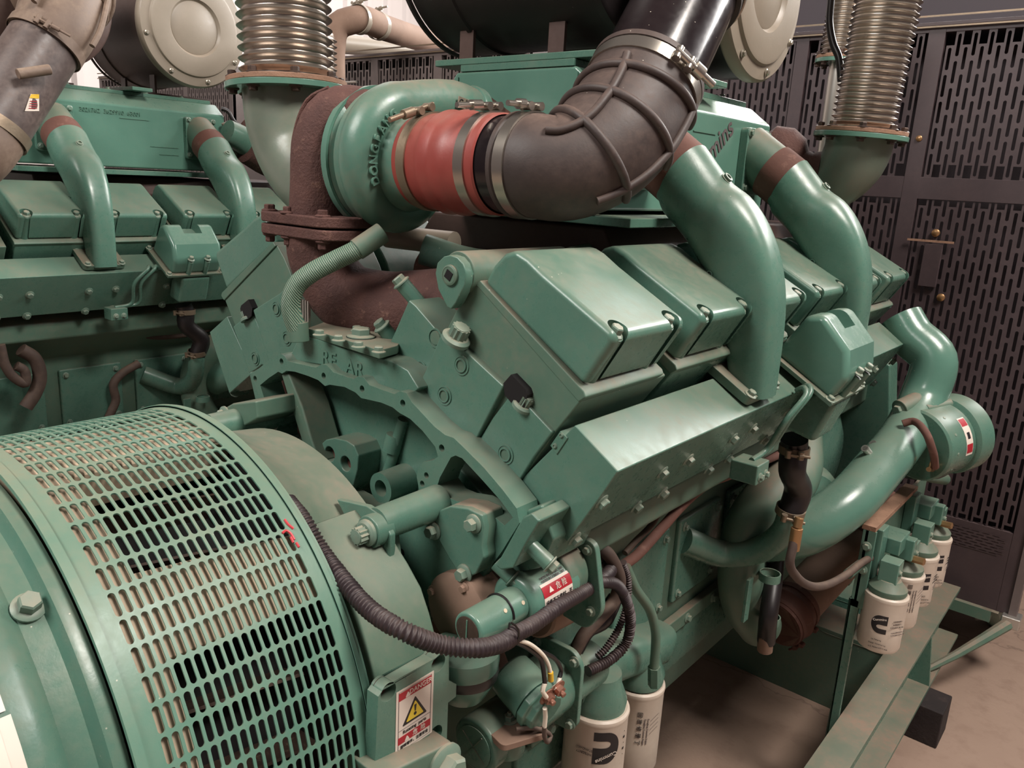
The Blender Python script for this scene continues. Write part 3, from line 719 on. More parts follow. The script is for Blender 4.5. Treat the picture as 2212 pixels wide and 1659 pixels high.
bm = BM(); prism(bm, [HB((a, -.004))+V((0, yb0-.015, 0)) for a in (-.085, .072)]+[HB((a, .004))+V((0, yb0-.015, 0)) for a in (.072, -.085)], (0, yb1-yb0+.03, 0)); fo = obj('breather_foot', bm, 'green_dusty', br, bevel=.001)
for a, b in ((.062, -.008), (.062, yb1-yb0+.008), (-.078, -.008)): bolt(fo, HB((a, .004))+V((0, yb0+b, 0)), C30, .007)
# block with two bent rods below it
kb = W(1622, 1008, x=.515); bm = BM(); box(bm, kb.x-.03, kb.x+.022, kb.y-.022, kb.y+.03, kb.z-.026, kb.z+.012); bk = obj('fuel_rail_block', bm, 'green', eng, bevel=.003)
for yy in (-.008, .016): bolt(bk, (kb.x+.022, kb.y+yy, kb.z-.012), (1, 0, 0), .006)
for dy in (.0, .022):
    bm = BM(); r0_ = W(1655, 972, x=.52); tube(bm, [V((kb.x, kb.y+dy, kb.z+.012)), r0_+V((0, dy, 0)), W(1700,905,x=.55)+V((0, dy, 0)), W(1742,850,x=.565)+V((0, dy, 0)), W(1738,838,x=.558)+V((0, dy, 0)), W(1722,843,x=.54)+V((0, dy, 0))], .0055, 10); obj('bent_rod', bm, 'green', bk)
# water outlet box with the hose under it
bm = BM(); prismY(bm, XZ(.70, [(1768,842),(1808,872),(1756,957),(1690,925),(1720,870)]), .70, .80); wo = obj('water_outlet_box', bm, 'green', eng, bevel=.010, seg=4)

# ---- coolant pipes
bm = BM(); xh = W(1715, 962, y=.745).x
hp = [W(1716,948,x=xh), W(1715,975,x=xh), W(1711,1015,x=xh+.003), W(1724,1060,x=xh+.005), W(1706,1112,x=xh)]
tube(bm, hp, [.027, .028, .026, .029, .027], 24); hz = obj('coolant_hose', bm, 'black_hose', eng)
clamp_band(hz, hp[1]+V((0, 0, .004)), (0, 0, 1), .029, .016, 'band_dull', (.4, -1, 0), sl=.03)
clamp_band(hz, hp[-1]+V((0, 0, .010)), (.15, -.1, 1), .029, .016, 'band_dull', (.4, -1, 0), sl=.03)
bm = BM(); tube(bm, [hp[-1]+V((0, 0, .01)), W(1697,1140,x=xh-.004), W(1668,1172,x=xh-.03), W(1622,1193,x=xh-.075), W(1560,1196,x=xh-.135), W(1474,1166,x=.32)], [.026, .027, .029, .030, .031, .031], 28); obj('lower_coolant_pipe', bm, 'green', eng)
bm = BM(); tube(bm, [V((.50, 1.45, 1.25)), V((.535, 1.44, 1.21)), V((.60, 1.43, 1.16)), V((.60, 1.40, 1.06)), V((.595, 1.30, .985)), V((.585, 1.13, .93)), V((.56, .98, .87)), V((.5, .91, .81)), V((.42, .90, .77))], .056, 30, .012); wp = obj('water_crossover_pipe', bm, 'green_glossy', eng)
for p, d in ((V((.598, 1.34, .99)), V((0, -.8, -.5))),):
    bm = BM(); tube(bm, [p-V(d).normalized()*.03, p+V(d).normalized()*.03], .062, 30); obj('pipe_collar', bm, 'green_glossy', wp)
# ================================================================== TURBOCHARGER (rear)
TC = V((.0, .142, 1.571)); M['turbo_green'] = dusty('turbo_green_paint', '#557d6e', amount=.6, rough=.3, film=.3)
bm = BM()
lathe(bm, [(.0745, .08), (.0745, .045), (.076, .02), (.083, .002), (.090, -.006), (.100, -.012), (.114, -.022), (.119, -.036), (.119, -.050), (.110, -.056), (.110, -.062), (.117, -.066), (.117, -.078), (.09, -.09), (.05, -.10)], TC, (1, 0, 0), 64)
tu = obj('turbo_housing', bm, 'turbo_green', eng)
# scroll: grows round the housing and leaves at the top towards the cooler
bm = BM(); ctr = []; rad = []
for i in range(25):
    a = math.radians(-300+i*(300-0)/24)          # measured from +Z towards +Y, ends at the top
    R = .098-.010*i/24; ctr.append(TC+V((-.030+.014*i/24, math.sin(a)*R, math.cos(a)*R))); rad.append(.019+.025*i/24)
ctr += [TC+V((-.012, .045, .094)), TC+V((-.006, .10, .098)), TC+V((.0, .15, .092))]; rad += [.045, .044, .042]
tube(bm, ctr, rad, 24, .02); obj('compressor_scroll', bm, 'turbo_green', tu)
bm = BM(); a = TC+V((.0, .14, .092)); lathe(bm, [(.046, 0), (.048, .004), (.048, .016), (.044, .02)], a, (0, 1, -.15), 28); obj('outlet_bead', bm, 'green_glossy', tu)
bm = BM(); tube(bm, [a+V((0, .02, -.005)), a+V((.0, .075, -.02)), V((.03, .37, 1.63))], [.044, .042, .040], 24); obj('outlet_joint', bm, 'rust_flat', tu)
# cast letters round the left side of the housing
word = 'DONGFANG'
for i, ch in enumerate(word):
    ang = math.radians(-112+i*10.5); R = .098
    rd = V((0, math.sin(ang), math.cos(ang))); tg = V((0, math.cos(ang), -math.sin(ang)))
    ii = (math.degrees(ang)+300)/12.5; R = .098-.010*ii/24
    text(ch, tu, TC+V((-.030+.014*ii/24+.019+.025*ii/24, 0, 0))+rd*R, tg, rd, .020, 'green_glossy', 'cast_lettering', .0022, bold=True)
for i, ch in enumerate('DE12E20'):
    ang = math.radians(-150-i*6.5); R = .106
    rd = V((0, math.sin(ang), math.cos(ang))); tg = V((0, -math.cos(ang), math.sin(ang)))
    text(ch, tu, TC+V((-.006, 0, 0))+rd*R, tg, -rd, .013, 'green_glossy', 'cast_lettering', .002)
# name plate on the outlet
p = W(1003, 232, x=.04); bm = BM(); box(bm, -.022, .022, -.001, .001, -.009, .009)
bmesh.ops.rotate(bm, verts=bm.verts, cent=(0, 0, 0), matrix=Matrix.Rotation(math.radians(90), 3, 'Z')@Matrix.Rotation(0, 3, 'X'))
bmesh.ops.rotate(bm, verts=bm.verts, cent=(0, 0, 0), matrix=Matrix.Rotation(math.radians(-8), 3, 'X'))
bmesh.ops.translate(bm, verts=bm.verts, vec=(.040, TC.y+.095, TC.z+.100)); npl = obj('name_plate', bm, 'numplate', tu, bevel=.0005)
text('C', npl, (.0415, TC.y+.080, TC.z+.102), (0, 1, -.13), (0, .13, 1), .014, 'ink', 'plate_lettering', .0003, bold=True)
for i in range(3):
    text('Cummins', npl, (.0415, TC.y+.101, TC.z+.105-.006*i), (0, 1, -.13), (0, .13, 1), .0048, 'ink', 'plate_lettering', .0003)
# v-band clamp round the back of the compressor with its T-bolt on the left
clamp_band(tu, TC+V((-.072, 0, 0)), (1, 0, 0), .119, .013, 'green_glossy', th=.004, name='v_band_clamp')
vb = W(752, 345, x=-.065); bm = BM()
cyl(bm, vb+V((0, 0, .052)), vb+V((0, 0, -.045)), .0042, 12); lathe(bm, [(.007, 0), (.007, .018), (.0055, .02)], vb+V((0, 0, .018)), (0, 0, 1), 6)
for z in (.012, -.042):
    cyl(bm, vb+V((-.012, 0, z)), vb+V((.014, 0, z)), .0065, 14); box(bm, vb.x-.011, vb.x-.006, vb.y-.003, vb.y+.02, vb.z+z-.018 if z > 0 else vb.z+z-.014, vb.z+z+.012)
    box(bm, vb.x+.006, vb.x+.011, vb.y-.003, vb.y+.02, vb.z+z-.014, vb.z+z+.012)
obj('clamp_t_bolt', bm, 'green_glossy', tu)
# turbine side
bm = BM(); lathe(bm, [(.04, -.08), (.07, -.10), (.09, -.12), (.095, -.16), (.08, -.19), (.06, -.20), (.06, -.24)], TC, (1, 0, 0), 48); tb = obj('turbine_housing', bm, 'rust', eng)
# ---- rusted exhaust elbow in front, with bolted flange
fz = 1.468; fc = V((-.135, .055, fz))
bm = BM(); tube(bm, [V((-.074, .135, 1.628)), V((-.088, .105, 1.641)), V((-.113, .078, 1.635)), V((-.130, .060, 1.590)), V((-.133, .055, 1.53)), V((-.137, .055, fz))], [.048, .049, .049, .048, .047, .048], 32, .012); el = obj('exhaust_elbow', bm, 'rust', eng)
bm = BM(); pth = [V((-.117, .005, 1.69)), V((-.155, .0, 1.665)), V((-.19, .0, 1.60)), V((-.195, .0, 1.53))]; tube(bm, [V((-.112, .062, 1.682)), V((-.148, .046, 1.662)), V((-.174, .036, 1.60)), V((-.176, .034, 1.53)), V((-.178, .034, 1.485))], (.004, .004), 8); obj('casting_seam', bm, 'rust', el)
for dz in (0, -.021):
    bm = BM(); prismZ(bm, [(fc.x+a, fc.y+b) for a, b in round2([(-.10, -.058), (.088, -.058), (.105, .0), (.09, .065), (-.095, .065), (-.108, 0)], .03)], fz-.012+dz, fz+.006+dz); fl = obj('elbow_flange', bm, 'rust', el, bevel=.003)
for a, b in ((-.085, -.04), (-.02, -.047), (.07, -.042), (.085, .045), (-.085, .05), (0, .052)):
    bolt(el, (fc.x+a, fc.y+b, fz+.006), (0, 0, 1), .0095, mat='rust'); bolt(el, (fc.x+a, fc.y+b, fz-.033), (0, 0, -1), .009, mat='rust', h=1.4)
bm = BM(); tube(bm, [V((-.137, .055, fz-.02)), V((-.137, .062, 1.40)), V((-.10, .085, 1.335)), V((-.02, .12, 1.315)), V((.10, .15, 1.335)), V((.18, .18, 1.345))], [.054, .058, .066, .070, .066, .06], 32, .012); obj('exhaust_manifold', bm, 'rust', eng)
bm = BM(); tube(bm, [V((.06, .16, 1.33)), V((.06, .6, 1.36)), V((.06, 1.5, 1.36))], .055, 24, .05); obj('exhaust_log', bm, 'rust_flat', eng)
bm = BM(); tube(bm, [V((-.10, .3, 1.36)), V((-.10, 1.5, 1.36))], .05, 24, .05); obj('exhaust_log', bm, 'rust_flat', eng)
# pale pipe seen behind the elbow flange, dark oil lines in the vee
bm = BM(); cyl(bm, V((-.16, .24, 1.43)), V((.0, .26, 1.43)), .022, 20); obj('oil_drain_tube', bm, 'cap_grey', eng)
bm = BM(); tube(bm, [V((-.02, .20, 1.42)), V((.05, .25, 1.40)), V((.16, .35, 1.395))], .028, 18); obj('return_pipe', bm, 'green', eng)
bm = BM(); prismY(bm, [(-.12, 1.21), (.10, 1.21), (.14, 1.25), (.10, 1.275), (-.12, 1.275), (-.15, 1.25)], .12, 1.5); obj('valley_casting', bm, 'green_dusty', eng, bevel=.004)
for x, y in ((-.06, .16), (.05, .19)):
    bm = BM(); cyl(bm, (x, y-.0, 1.26), (x, y, 1.29), .028, 22); obj('core_plug', bm, 'rust_flat', eng, bevel=.001)
bm = BM(); prismY(bm, [(-.25, 1.33), (.22, 1.33), (.25, 1.42), (.22, 1.475), (-.22, 1.475), (-.26, 1.42)], .42, 1.5); obj('vee_dark_filler', bm, 'brown_drum', eng, bevel=.006)  # dark box added to stand in for the shade under the aftercooler
for i in range(5):
    bm = BM(); tube(bm, [V((.12+.03*(i % 2), .34+.02*i, 1.40)), V((.18, .40+.05*i, 1.43)), V((.21, .5+.1*i, 1.44))], .010, 10); obj('oil_line', bm, 'dirtpipe' if i % 2 else 'green', eng)
# braided oil hose over the vee
hp = [W(645, 722, y=-.03), W(628, 660, y=-.04), W(640, 618, y=-.035), W(672, 590, y=-.02), W(725, 562, y=.01), W(770, 540, y=.03), W(812, 512, y=.06)]
BP = .004
bm = BM(); tube(bm, hp, .0160, 24, .0022); bh = obj('braided_hose', bm, 'green_glossy', eng)
mb, nt_, b_ = nm('woven_braid_green')
tcn = nt_.nodes.new('ShaderNodeTexCoord'); wv = nt_.nodes.new('ShaderNodeTexWave'); wv.bands_direction = 'DIAGONAL'; wv.inputs['Scale'].default_value = 110; wv.inputs['Distortion'].default_value = 1.5
nt_.links.new(nt_.nodes.new('ShaderNodeNewGeometry').outputs['Position'], wv.inputs['Vector'])
finish(nt_, b_, mix(nt_, wv.outputs['Fac'], rgb('#3f6a5c'), rgb('#8a9580')), .45, wv.outputs['Fac'], .8, .0015)
bh.data.materials[0] = mb
for a, b in ((hp[5], hp[6]+(hp[6]-hp[5])*.35), (hp[0]+V((-.003, 0, .02)), hp[0]-V((0, 0, .012)))):
    bm = BM(); cyl(bm, a, b, .0178, 22); obj('hose_ferrule', bm, 'green_dusty', bh, bevel=.001)
bm = BM(); q = W(662, 690, y=.03)
for i in range(4): box(bm, q.x-.012+.007*i, q.x-.0085+.007*i, .025, .03, q.z-.03, q.z+.035)
obj('cooling_fins', bm, 'alu', eng)

# ================================================================== INTAKE DUCT (near engine)
du = thing('intake_duct', 'black glossy intake duct with ribbed rubber elbow and red hose feeding the near turbo', 'duct', (.1, .14, 1.57))
H0 = V((.070, .142, 1.571)); HX = V((1, 0, 0))
bm = BM(); lathe(bm, [(.0755, 0), (.0765, .004), (.0765, .048), (.079, .056), (.082, .066), (.079, .080), (.0785, .086), (.082, .098), (.079, .112), (.0765, .120), (.0765, .172), (.074, .175)], H0-V((.03, 0, 0)), HX, 64, cap=False)
hs = obj('red_hose', bm, 'red', du, label='red silicone hose with two raised beads')
bm = BM(); lathe(bm, [(.072, 0), (.072, .08)], H0+V((.120, 0, 0)), HX, 64, cap=False); obj('connector_tube', bm, 'duct', du)
clamp_band(du, H0+V((-.008, .0, 0)), HX, .0775, .018, 'band_dull', (.0, -.35, 1), sl=.075, sr=.006)
clamp_band(du, H0+V((.118, .0, 0)), HX, .0775, .019, 'band', (.0, -.1, 1), sl=.075, sr=.006)
E0 = H0+V((.174, 0, 0))
# rubber elbow: grows while it bends outward and up
epts = [E0, E0+V((.028, .0, .0)), V((.298, .160, 1.569)), V((.320, .190, 1.580)), V((.334, .235, 1.610)), V((.338, .285, 1.655)), V((.336, .325, 1.705))]
erad = [.0745, .0755, .080, .087, .090, .090, .089]
bm = BM(); tube(bm, epts, erad, 64, .006, up=(0, 0, 1)); eb = obj('rubber_elbow', bm, 'rubber', du, label='dusty ribbed rubber elbow', ang=60)
clamp_band(du, E0+V((.020, .0, 0)), HX, .0765, .019, 'band', (.0, -.05, 1), sl=.055, sr=.006)
bm = BM(); lathe(bm, [(.074, 0), (.0785, .001), (.0785, .008), (.076, .010)], E0-V((.002, 0, 0)), HX, 64, cap=False); obj('elbow_lip', bm, 'rubber', du)
# raised ribs that cross on the elbow
pth = spline(epts, .006); Fr = frames(pth, (0, 0, 1)); Ls = [0]
for a, b in zip(pth, pth[1:]): Ls.append(Ls[-1]+(b-a).length)
def on_elbow(s, ang, off=.002):
    q = s*Ls[-1]; i = min(max(j for j in range(len(Ls)) if Ls[j] <= q+1e-9), len(Ls)-2); fr = (q-Ls[i])/(Ls[i+1]-Ls[i]); f = s*(len(erad)-1); k = min(int(f), len(erad)-2); rr = erad[k]+(erad[k+1]-erad[k])*(f-k)
    u = Fr[i][0].lerp(Fr[i+1][0], fr); v = Fr[i][1].lerp(Fr[i+1][1], fr); a = math.radians(ang); return pth[i].lerp(pth[i+1], fr)+(u*math.cos(a)+v*math.sin(a))*(rr+off)
def rib(s0, a0, s1, a1, r=.0055):
    n = max(4, int(max(abs(a1-a0)/6, abs(s1-s0)*30))); bm = BM(); tube(bm, [on_elbow(s0+(s1-s0)*i/n, a0+(a1-a0)*i/n, r*.25) for i in range(n+1)], r, 10, .006); obj('elbow_rib', bm, 'rubber', eb)
for s in (.34, .58, .82): rib(s-.08, -95, s+.07, 150, .0068)
rib(.14, 48, .9, 30, .0068); rib(.12, -40, .9, -55, .0068); rib(.3, 130, .9, 120, .0068)
# glossy duct
D0 = V((.336, .322, 1.700)); D1 = V((.318, .475, 1.872)); DD = (D1-D0).normalized()
bm = BM(); lathe(bm, [(.082, -.03), (.082, (D1-D0).length+.03)], D0, DD, 72, cap=False); dt = obj('duct_tube', bm, 'duct', du, label='glossy black tube')
clamp_band(du, D0-DD*.004, DD, .0905, .022, 'band', (.75, -.45, .1), sl=.06, sr=.008)
bm = BM(); lathe(bm, [(.083, 0), (.0925, .002), (.0925, .012), (.088, .014)], D0+DD*.008, DD, 64, cap=False); obj('elbow_lip', bm, 'rubber', du)
up_ = [D1-DD*.012, D1+DD*.05, D1+V((-.012, .085, .10)), D1+V((-.055, .085, .135)), V((.215, .52, 2.0))]
bm = BM(); tube(bm, up_, [.090, .092, .095, .095, .092], 48, .01); obj('upper_elbow', bm, 'rubber', du)
clamp_band(du, D1+DD*.012, DD, .092, .02, 'band', (.9, -.25, .1), sl=.055, sr=.007)

# ================================================================== AIR CLEANERS
def cleaner(loc, lab, body, capm, r=.19, x0=-.22, x1=.23, cap_plus=True):
    t = thing('air_cleaner', lab, 'air cleaner', loc, None); o = V(loc)
    bm = BM(); lathe(bm, [(r*.985, x0+.004), (r, x0+.01), (r, x0+.10), (r+.004, x0+.103), (r+.004, x0+.112), (r, x0+.115), (r, x1-.03)], o, (1, 0, 0), 96); b = obj('canister', bm, body, t)
    bm = BM(); lathe(bm, [(r+.002, x0-.006), (r+.007, x0-.003), (r+.007, x0+.004), (r+.002, x0+.008)], o, (1, 0, 0), 96, cap=False); obj('rim', bm, capm, t)
    if cap_plus:
        bm = BM(); lathe(bm, [(r+.004, -.035), (r+.008, -.03), (r+.008, -.012), (r+.002, -.004), (r*.86, -.001), (r*.84, .006), (r*.80, .008), (r*.5, .006), (r*.485, .001), (r*.46, -.004), (r*.44, -.002), (0, -.002)], o+V((x1, 0, 0)), (1, 0, 0), 96); c = obj('end_cap', bm, capm, t, label='pale grey pressed metal end cap')
        for i in range(8):
            a = 2*PI*(i+.3)/8; bolt(c, o+V((x1-.001, math.cos(a)*r*.94, math.sin(a)*r*.94)), (1, 0, 0), .006, 'hex', mat='bright_bolt')
    else:
        bm = BM(); lathe(bm, [(r+.006, -.03), (r+.006, -.015), (r, -.01), (r*.6, -.006), (.10, 0), (.10, .02)], o+V((x1, 0, 0)), (1, 0, 0), 96); obj('outlet_end', bm, body, t)
    for xx in (-.12, .10):
        bm = BM(); box(bm, o.x+xx-.018, o.x+xx+.018, o.y-.10, o.y-.092, o.z-r-.035, o.z-r+.06); obj('mount_strap', bm, 'brown_drum', t, bevel=.001)
        bm = BM(); box(bm, o.x+xx-.018, o.x+xx+.018, o.y-.11, o.y+.11, o.z-r-.04, o.z-r-.033); obj('mount_foot', bm, 'brown_drum', t, bevel=.001)
    return t
cleaner((0, .50, 2.0), 'black round air cleaner drum over the rear of the near engine', 'drum', 'drum', .20, cap_plus=False)
cleaner((0, .985, 1.99), 'air cleaner drum with pale grey end cap behind the black duct', 'drum', 'cap_grey', .19)

# ================================================================== EXHAUST BELLOWS
def bellows(fc, lab, R, pitch, n, fr, tilt, elbow, er, mat='bellows', emat='grey_green', grp=None):
    t = thing('exhaust_bellows', lab, 'bellows', fc); o = V(fc); d = (V((0, 0, 1))+V(tilt)).normalized()
    bm = BM(); prof = [(R*.9, .012)]
    for i in range(n):
        z = .016+i*pitch
        for k in range(8):
            a = 2*PI*k/8; prof.append((R-.5*pitch+(.5*pitch)*(.5-.5*math.cos(a))**1.7*1.2, z+pitch*k/8))
    prof += [(R*.9, .016+n*pitch), (R*.86, .03+n*pitch)]
    lathe(bm, prof, o, d, 72, cap=False); obj('bellows_tube', bm, mat, t, ang=75)
    bm = BM(); lathe(bm, [(R*.85, .0), (fr*.97, .0), (fr*.975, .009), (R*.9, .012)], o, d, 72); f1 = obj('upper_flange', bm, 'rust_flange', t, bevel=.001)
    bm = BM(); lathe(bm, [(R*.8, -.012), (fr, -.012), (fr, -.001), (R*.8, -.001)], o, d, 72); obj('lower_flange', bm, 'green_glossy', t, bevel=.001)
    u, v, dd = frame_of(d)
    for i in range(8):
        a = 2*PI*(i+.4)/8; q = o+(u*math.cos(a)+v*math.sin(a))*fr*.87
        bolt(f1, q+dd*.009, dd, .0085, 'hex', mat='dark_bolt', h=1.2); bolt(f1, q-dd*.012, -dd, .0085, 'hex', mat='dark_bolt')
    bm = BM(); tube(bm, elbow, er, 48, .012); obj('exhaust_elbow', bm, emat, t)
    return t
fA = V((-.375, .165, 1.705))
bellows(fA, 'large shiny steel exhaust bellows on a grey elbow beside the rusted exhaust pipe', .088, .0195, 13, .118, (-.05, 0, 0),
        [fA-V((0, 0, .005)), fA+V((.004, 0, -.06)), fA+V((.03, -.0, -.125)), fA+V((.09, -.01, -.175)), V((-.20, .142, 1.50))], [.086, .084, .077, .070, .06])
fB = V((.385, 1.262, 1.702))
bellows(fB, 'long shiny steel exhaust bellows standing before the dark perforated screen on the right', .0735, .0142, 30, .108, (.05, 0, 0),
        [fB-V((0, 0, .005)), fB+V((-.005, .0, -.05)), fB+V((-.04, .0, -.11)), fB+V((-.10, .0, -.14)), V((.22, 1.262, 1.60))], [.078, .076, .066, .055, .045])
bm = BM(); lathe(bm, [(0, -.06), (.035, -.055), (.06, -.02), (.062, .02), (.04, .06), (.03, .09)], V((.205, 1.235, 1.655)), (.5, .3, -.5), 32); obj('front_turbine_housing', bm, 'rust', eng)
bm = BM(); tube(bm, [V((.24, 1.25, 1.62)), V((.27, 1.255, 1.60)), V((.31, 1.26, 1.60))], [.05, .058, .06], 20); obj('heat_wrap', bm, 'rust', eng)
fC = V((.14, 1.75, 1.95))
bellows(fC, 'small steel exhaust bellows half hidden behind the long one on the right', .06, .012, 16, .07, (.02, 0, 0), [fC, fC-V((0, 0, .1)), fC-V((0, 0, .75))], [.028, .028, .028], emat='alu')
# ================================================================== ALTERNATOR
AX, AZ = -.01, .80
al = thing('alternator', 'big round green alternator with slotted fan guard in the left foreground', 'alternator', (AX, -.6, .40))
def cy(u, th, R): th = math.radians(th); return V((AX+math.sin(th)*R, u, AZ+math.cos(th)*R))
bm = BM()
slots_sheet(bm, lambda u, v: cy(u, v, .40), -.4978, 9.82-4.52*22, .0113, 4.52, 20, 79, .0067/1, 1, False) if False else None
RG = .400; DEG = math.degrees(1/RG)
def gm(u, v): return cy(u, v*DEG, RG)
slots_sheet(bm, gm, -.4975, (9.82-4.52*22)/DEG, .0113, 4.52/DEG, 20, 79, .0077, .0276)
# plain edges of the perforated sheet
na = 158
for (ya, yb) in ((-.5215, -.4975-.00565), (-.4975+.0113*19.5, -.2555)):
    ring = [[bm.verts.new(cy(yy, 9.82-4.52*22.5+4.52*79*i/na, RG)) for i in range(na+1)] for yy in (ya, yb)]
    for i in range(na): bm.faces.new((ring[0][i], ring[0][i+1], ring[1][i+1], ring[1][i]))
gd = obj('slotted_guard', bm, 'guard_green', al, solid=.0022, label='slotted sheet metal guard')
for ya, yb, r in ((-.530, -.5195, .4035), (-.262, -.2505, .4025)):
    bm = BM(); lathe(bm, [(r-.006, ya), (r, ya), (r, yb), (r-.006, yb)], V((AX, 0, AZ)), (0, 1, 0), 160, cap=False); obj('guard_rim', bm, 'guard_green', al)
bm = BM(); lathe(bm, [(r-.002, -.262), (r+.0012, -.262), (r+.0012, -.2555), (r-.002, -.2555)], V((AX, 0, AZ)), (0, 1, 0), 160, cap=False); obj('guard_edge_strip', bm, 'guard_green', al)
# inner frame behind the slots: dusty ring, six broad ribs, dark inside
bm = BM()
lathe(bm, [(.30, -.520), (.385, -.520), (.392, -.512), (.392, -.470), (.384, -.462), (.30, -.462)], V((AX, 0, AZ)), (0, 1, 0), 128, cap=False); obj('inner_ring', bm, 'dust_inner', al)
def rib6(c0, w0, c1, w1):
    bm = BM(); n = 8; P = []
    for (yy, c, w_) in ((-.47, c0, w0), (-.255, c1, w1)):
        P.append([cy(yy, c-w_+2*w_*i/n, .391) for i in range(n+1)]+[cy(yy, c+w_-2*w_*i/n, .34) for i in range(n+1)])
    loop_closed(bm, P); obj('frame_rib', bm, 'dust_inner', al, bevel=.002)
for c_, w_ in ((2, 11), (44.5, 7.6), (104, 8), (160, 8), (220, 8), (285, 9)): rib6(c_, w_, c_+2, w_*.85)
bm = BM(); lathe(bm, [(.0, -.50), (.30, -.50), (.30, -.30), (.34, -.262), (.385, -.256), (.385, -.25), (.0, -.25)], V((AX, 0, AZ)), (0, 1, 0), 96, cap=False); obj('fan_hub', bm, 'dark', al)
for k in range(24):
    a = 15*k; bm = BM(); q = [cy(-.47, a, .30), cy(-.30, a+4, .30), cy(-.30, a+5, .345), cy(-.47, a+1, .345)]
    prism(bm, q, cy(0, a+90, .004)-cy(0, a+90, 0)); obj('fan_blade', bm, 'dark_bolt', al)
# stator barrel with steps
bm = BM(); lathe(bm, [(.30, -.529), (.388, -.529), (.390, -.535), (.388, -.545), (.372, -.552), (.368, -.575), (.374, -.584), (.386, -.600), (.389, -.66), (.389, -1.25), (.375, -1.28), (.30, -1.30), (.0, -1.30)], V((AX, 0, AZ)), (0, 1, 0), 192, cap=False)
sb = obj('stator_barrel', bm, 'barrel_green', al, label='smooth green barrel')
for a in (35.5, 95): bolt(al, cy(-.562, a, .371), cy(0, a, 1)-cy(0, a, 0), .0115, 'hex', h=1.3)
# data plate stickers on the barrel (left edge of the photo)
def bar_rect(y0, y1, a0, a1, R, mat, nmx, par):
    bm = BM(); n = 10; vs = [[bm.verts.new(cy(yy, a0+(a1-a0)*i/n, R)) for i in range(n+1)] for yy in (y0, y1)]
    for i in range(n): bm.faces.new((vs[0][i], vs[0][i+1], vs[1][i+1], vs[1][i]))
    return obj(nmx, bm, mat, par)
ds = thing('data_plate_sticker', 'pale data plate sticker on the green alternator barrel at the bottom left corner', 'sticker', cy(-.68, 62, .39))
RS = .3896
def bpt(px, py):
    "point on the barrel under a photo position"
    d = FW+RT*((px-1106)/FPX)-UP*((py-829.5)/FPX); a = d.x**2+d.z**2; ox = CAM.x-AX; oz = CAM.z-AZ; b = ox*d.x+oz*d.z; c = ox*ox+oz*oz-RS*RS
    t = (-b-(b*b-a*c)**.5)/a; q = CAM+d*t; return q.y, math.degrees(math.atan2(q.x-AX, q.z-AZ))
ya_, aa_ = bpt(23, 1542); yb_, ab_ = bpt(14, 1536)
bar_rect(-.80, ya_, aa_, 95, RS, 'paper', 'sticker_sheet', ds); bar_rect(-.80, ya_-.012, aa_+1.2, 65.5, RS+.0002, 'paper_pink', 'printed_panel', ds)
bar_rect(-.80, ya_-.010, 66.6, 68.6, RS+.0002, 'paper_pink', 'printed_panel', ds); bar_rect(-.80, ya_-.010, 69.2, 92, RS+.0002, 'ink_grey', 'printed_panel', ds)
d2 = thing('data_plate_sticker', 'upper pale sticker corner just above the data plate at the left edge', 'sticker', cy(-.75, 50, .39))
bar_rect(-.82, bpt(13, 1537)[0], 40, bpt(8, 1540)[1]-.2, RS, 'paper', 'sticker_sheet', d2)
# red marker strokes and chips of bare paint
def mark(px, w, mat, r=.0017, R=.4008):
    pts = []
    for q in px:
        d = FW+RT*((q[0]-1106)/FPX)-UP*((q[1]-829.5)/FPX); a = d.x**2+d.z**2; ox = CAM.x-AX; oz = CAM.z-AZ; b = ox*d.x+oz*d.z; c = ox*ox+oz*oz-R*R
        pts.append(CAM+d*((-b-(b*b-a*c)**.5)/a))
    bm = BM(); tube(bm, pts, (r, r), 6, .004); return obj('paint_mark', bm, mat, gd)
for px in ([(615,1122),(622,1132),(634,1142)], [(610,1152),(618,1146),(628,1152),(636,1166)], [(640,1172),(646,1182)], [(628,1160),(634,1172)]): mark(px, 1, 'redpaint')

# ================================================================== STARTER MOTORS, SOLENOIDS
def axcyl(par, a, b, r, mat, name, n=40, bev=.006, lab=None):
    bm = BM(); cyl(bm, a, b, r, n); return obj(name, bm, mat, par, bevel=bev, seg=3, label=lab)
sm = thing('starter_motor', 'green starter motor with small solenoid bottle in front, wrapped by a red and white label', 'starter motor', (.40, .05, .80))
S = lambda px, py, x: W(px, py, x=x)
A = S(1010,1362,.42); yA = A.y
ax = V((.42, 0, A.z))
axcyl(sm, V((.42, A.y, A.z)), V((.42, A.y+.10, A.z)), .0245, 'green_glossy', 'solenoid_bottle', bev=.004)
bm = BM(); lathe(bm, [(.0185, 0), (.0195, .001), (.0195, .0015), (.018, .002), (0, .002)], V((.42, A.y+.0005, A.z)), (0, -1, 0), 32); obj('bottle_cap_ring', bm, 'dark_bolt', sm)
bm = BM(); box(bm, .419, .421, A.y-.0025, A.y, A.z-.016, A.z+.016); obj('cap_slot', bm, 'green', sm)
axcyl(sm, V((.418, A.y+.09, A.z+.0)), V((.418, A.y+.11, A.z)), .021, 'green_dusty', 'solenoid_neck', bev=.002)
bm = BM(); tube(bm, [V((.42+.0255*math.sin(math.radians(t)), A.y+.064, A.z+.0255*math.cos(math.radians(t)))) for t in range(-90, 100, 10)], .0016, 6); obj('tie_strap', bm, 'cable', sm)
for y_, t_ in ((.052, 52), (.088, 58), (.104, 46)):
    bm = BM(); lathe(bm, [(.003, 0), (.003, .0006)], V((.42+.0246*math.sin(math.radians(t_)), A.y+y_, A.z+.0246*math.cos(math.radians(t_)))), (math.sin(math.radians(t_)), 0, math.cos(math.radians(t_))), 14); obj('paint_drop', bm, 'creampaint', sm)
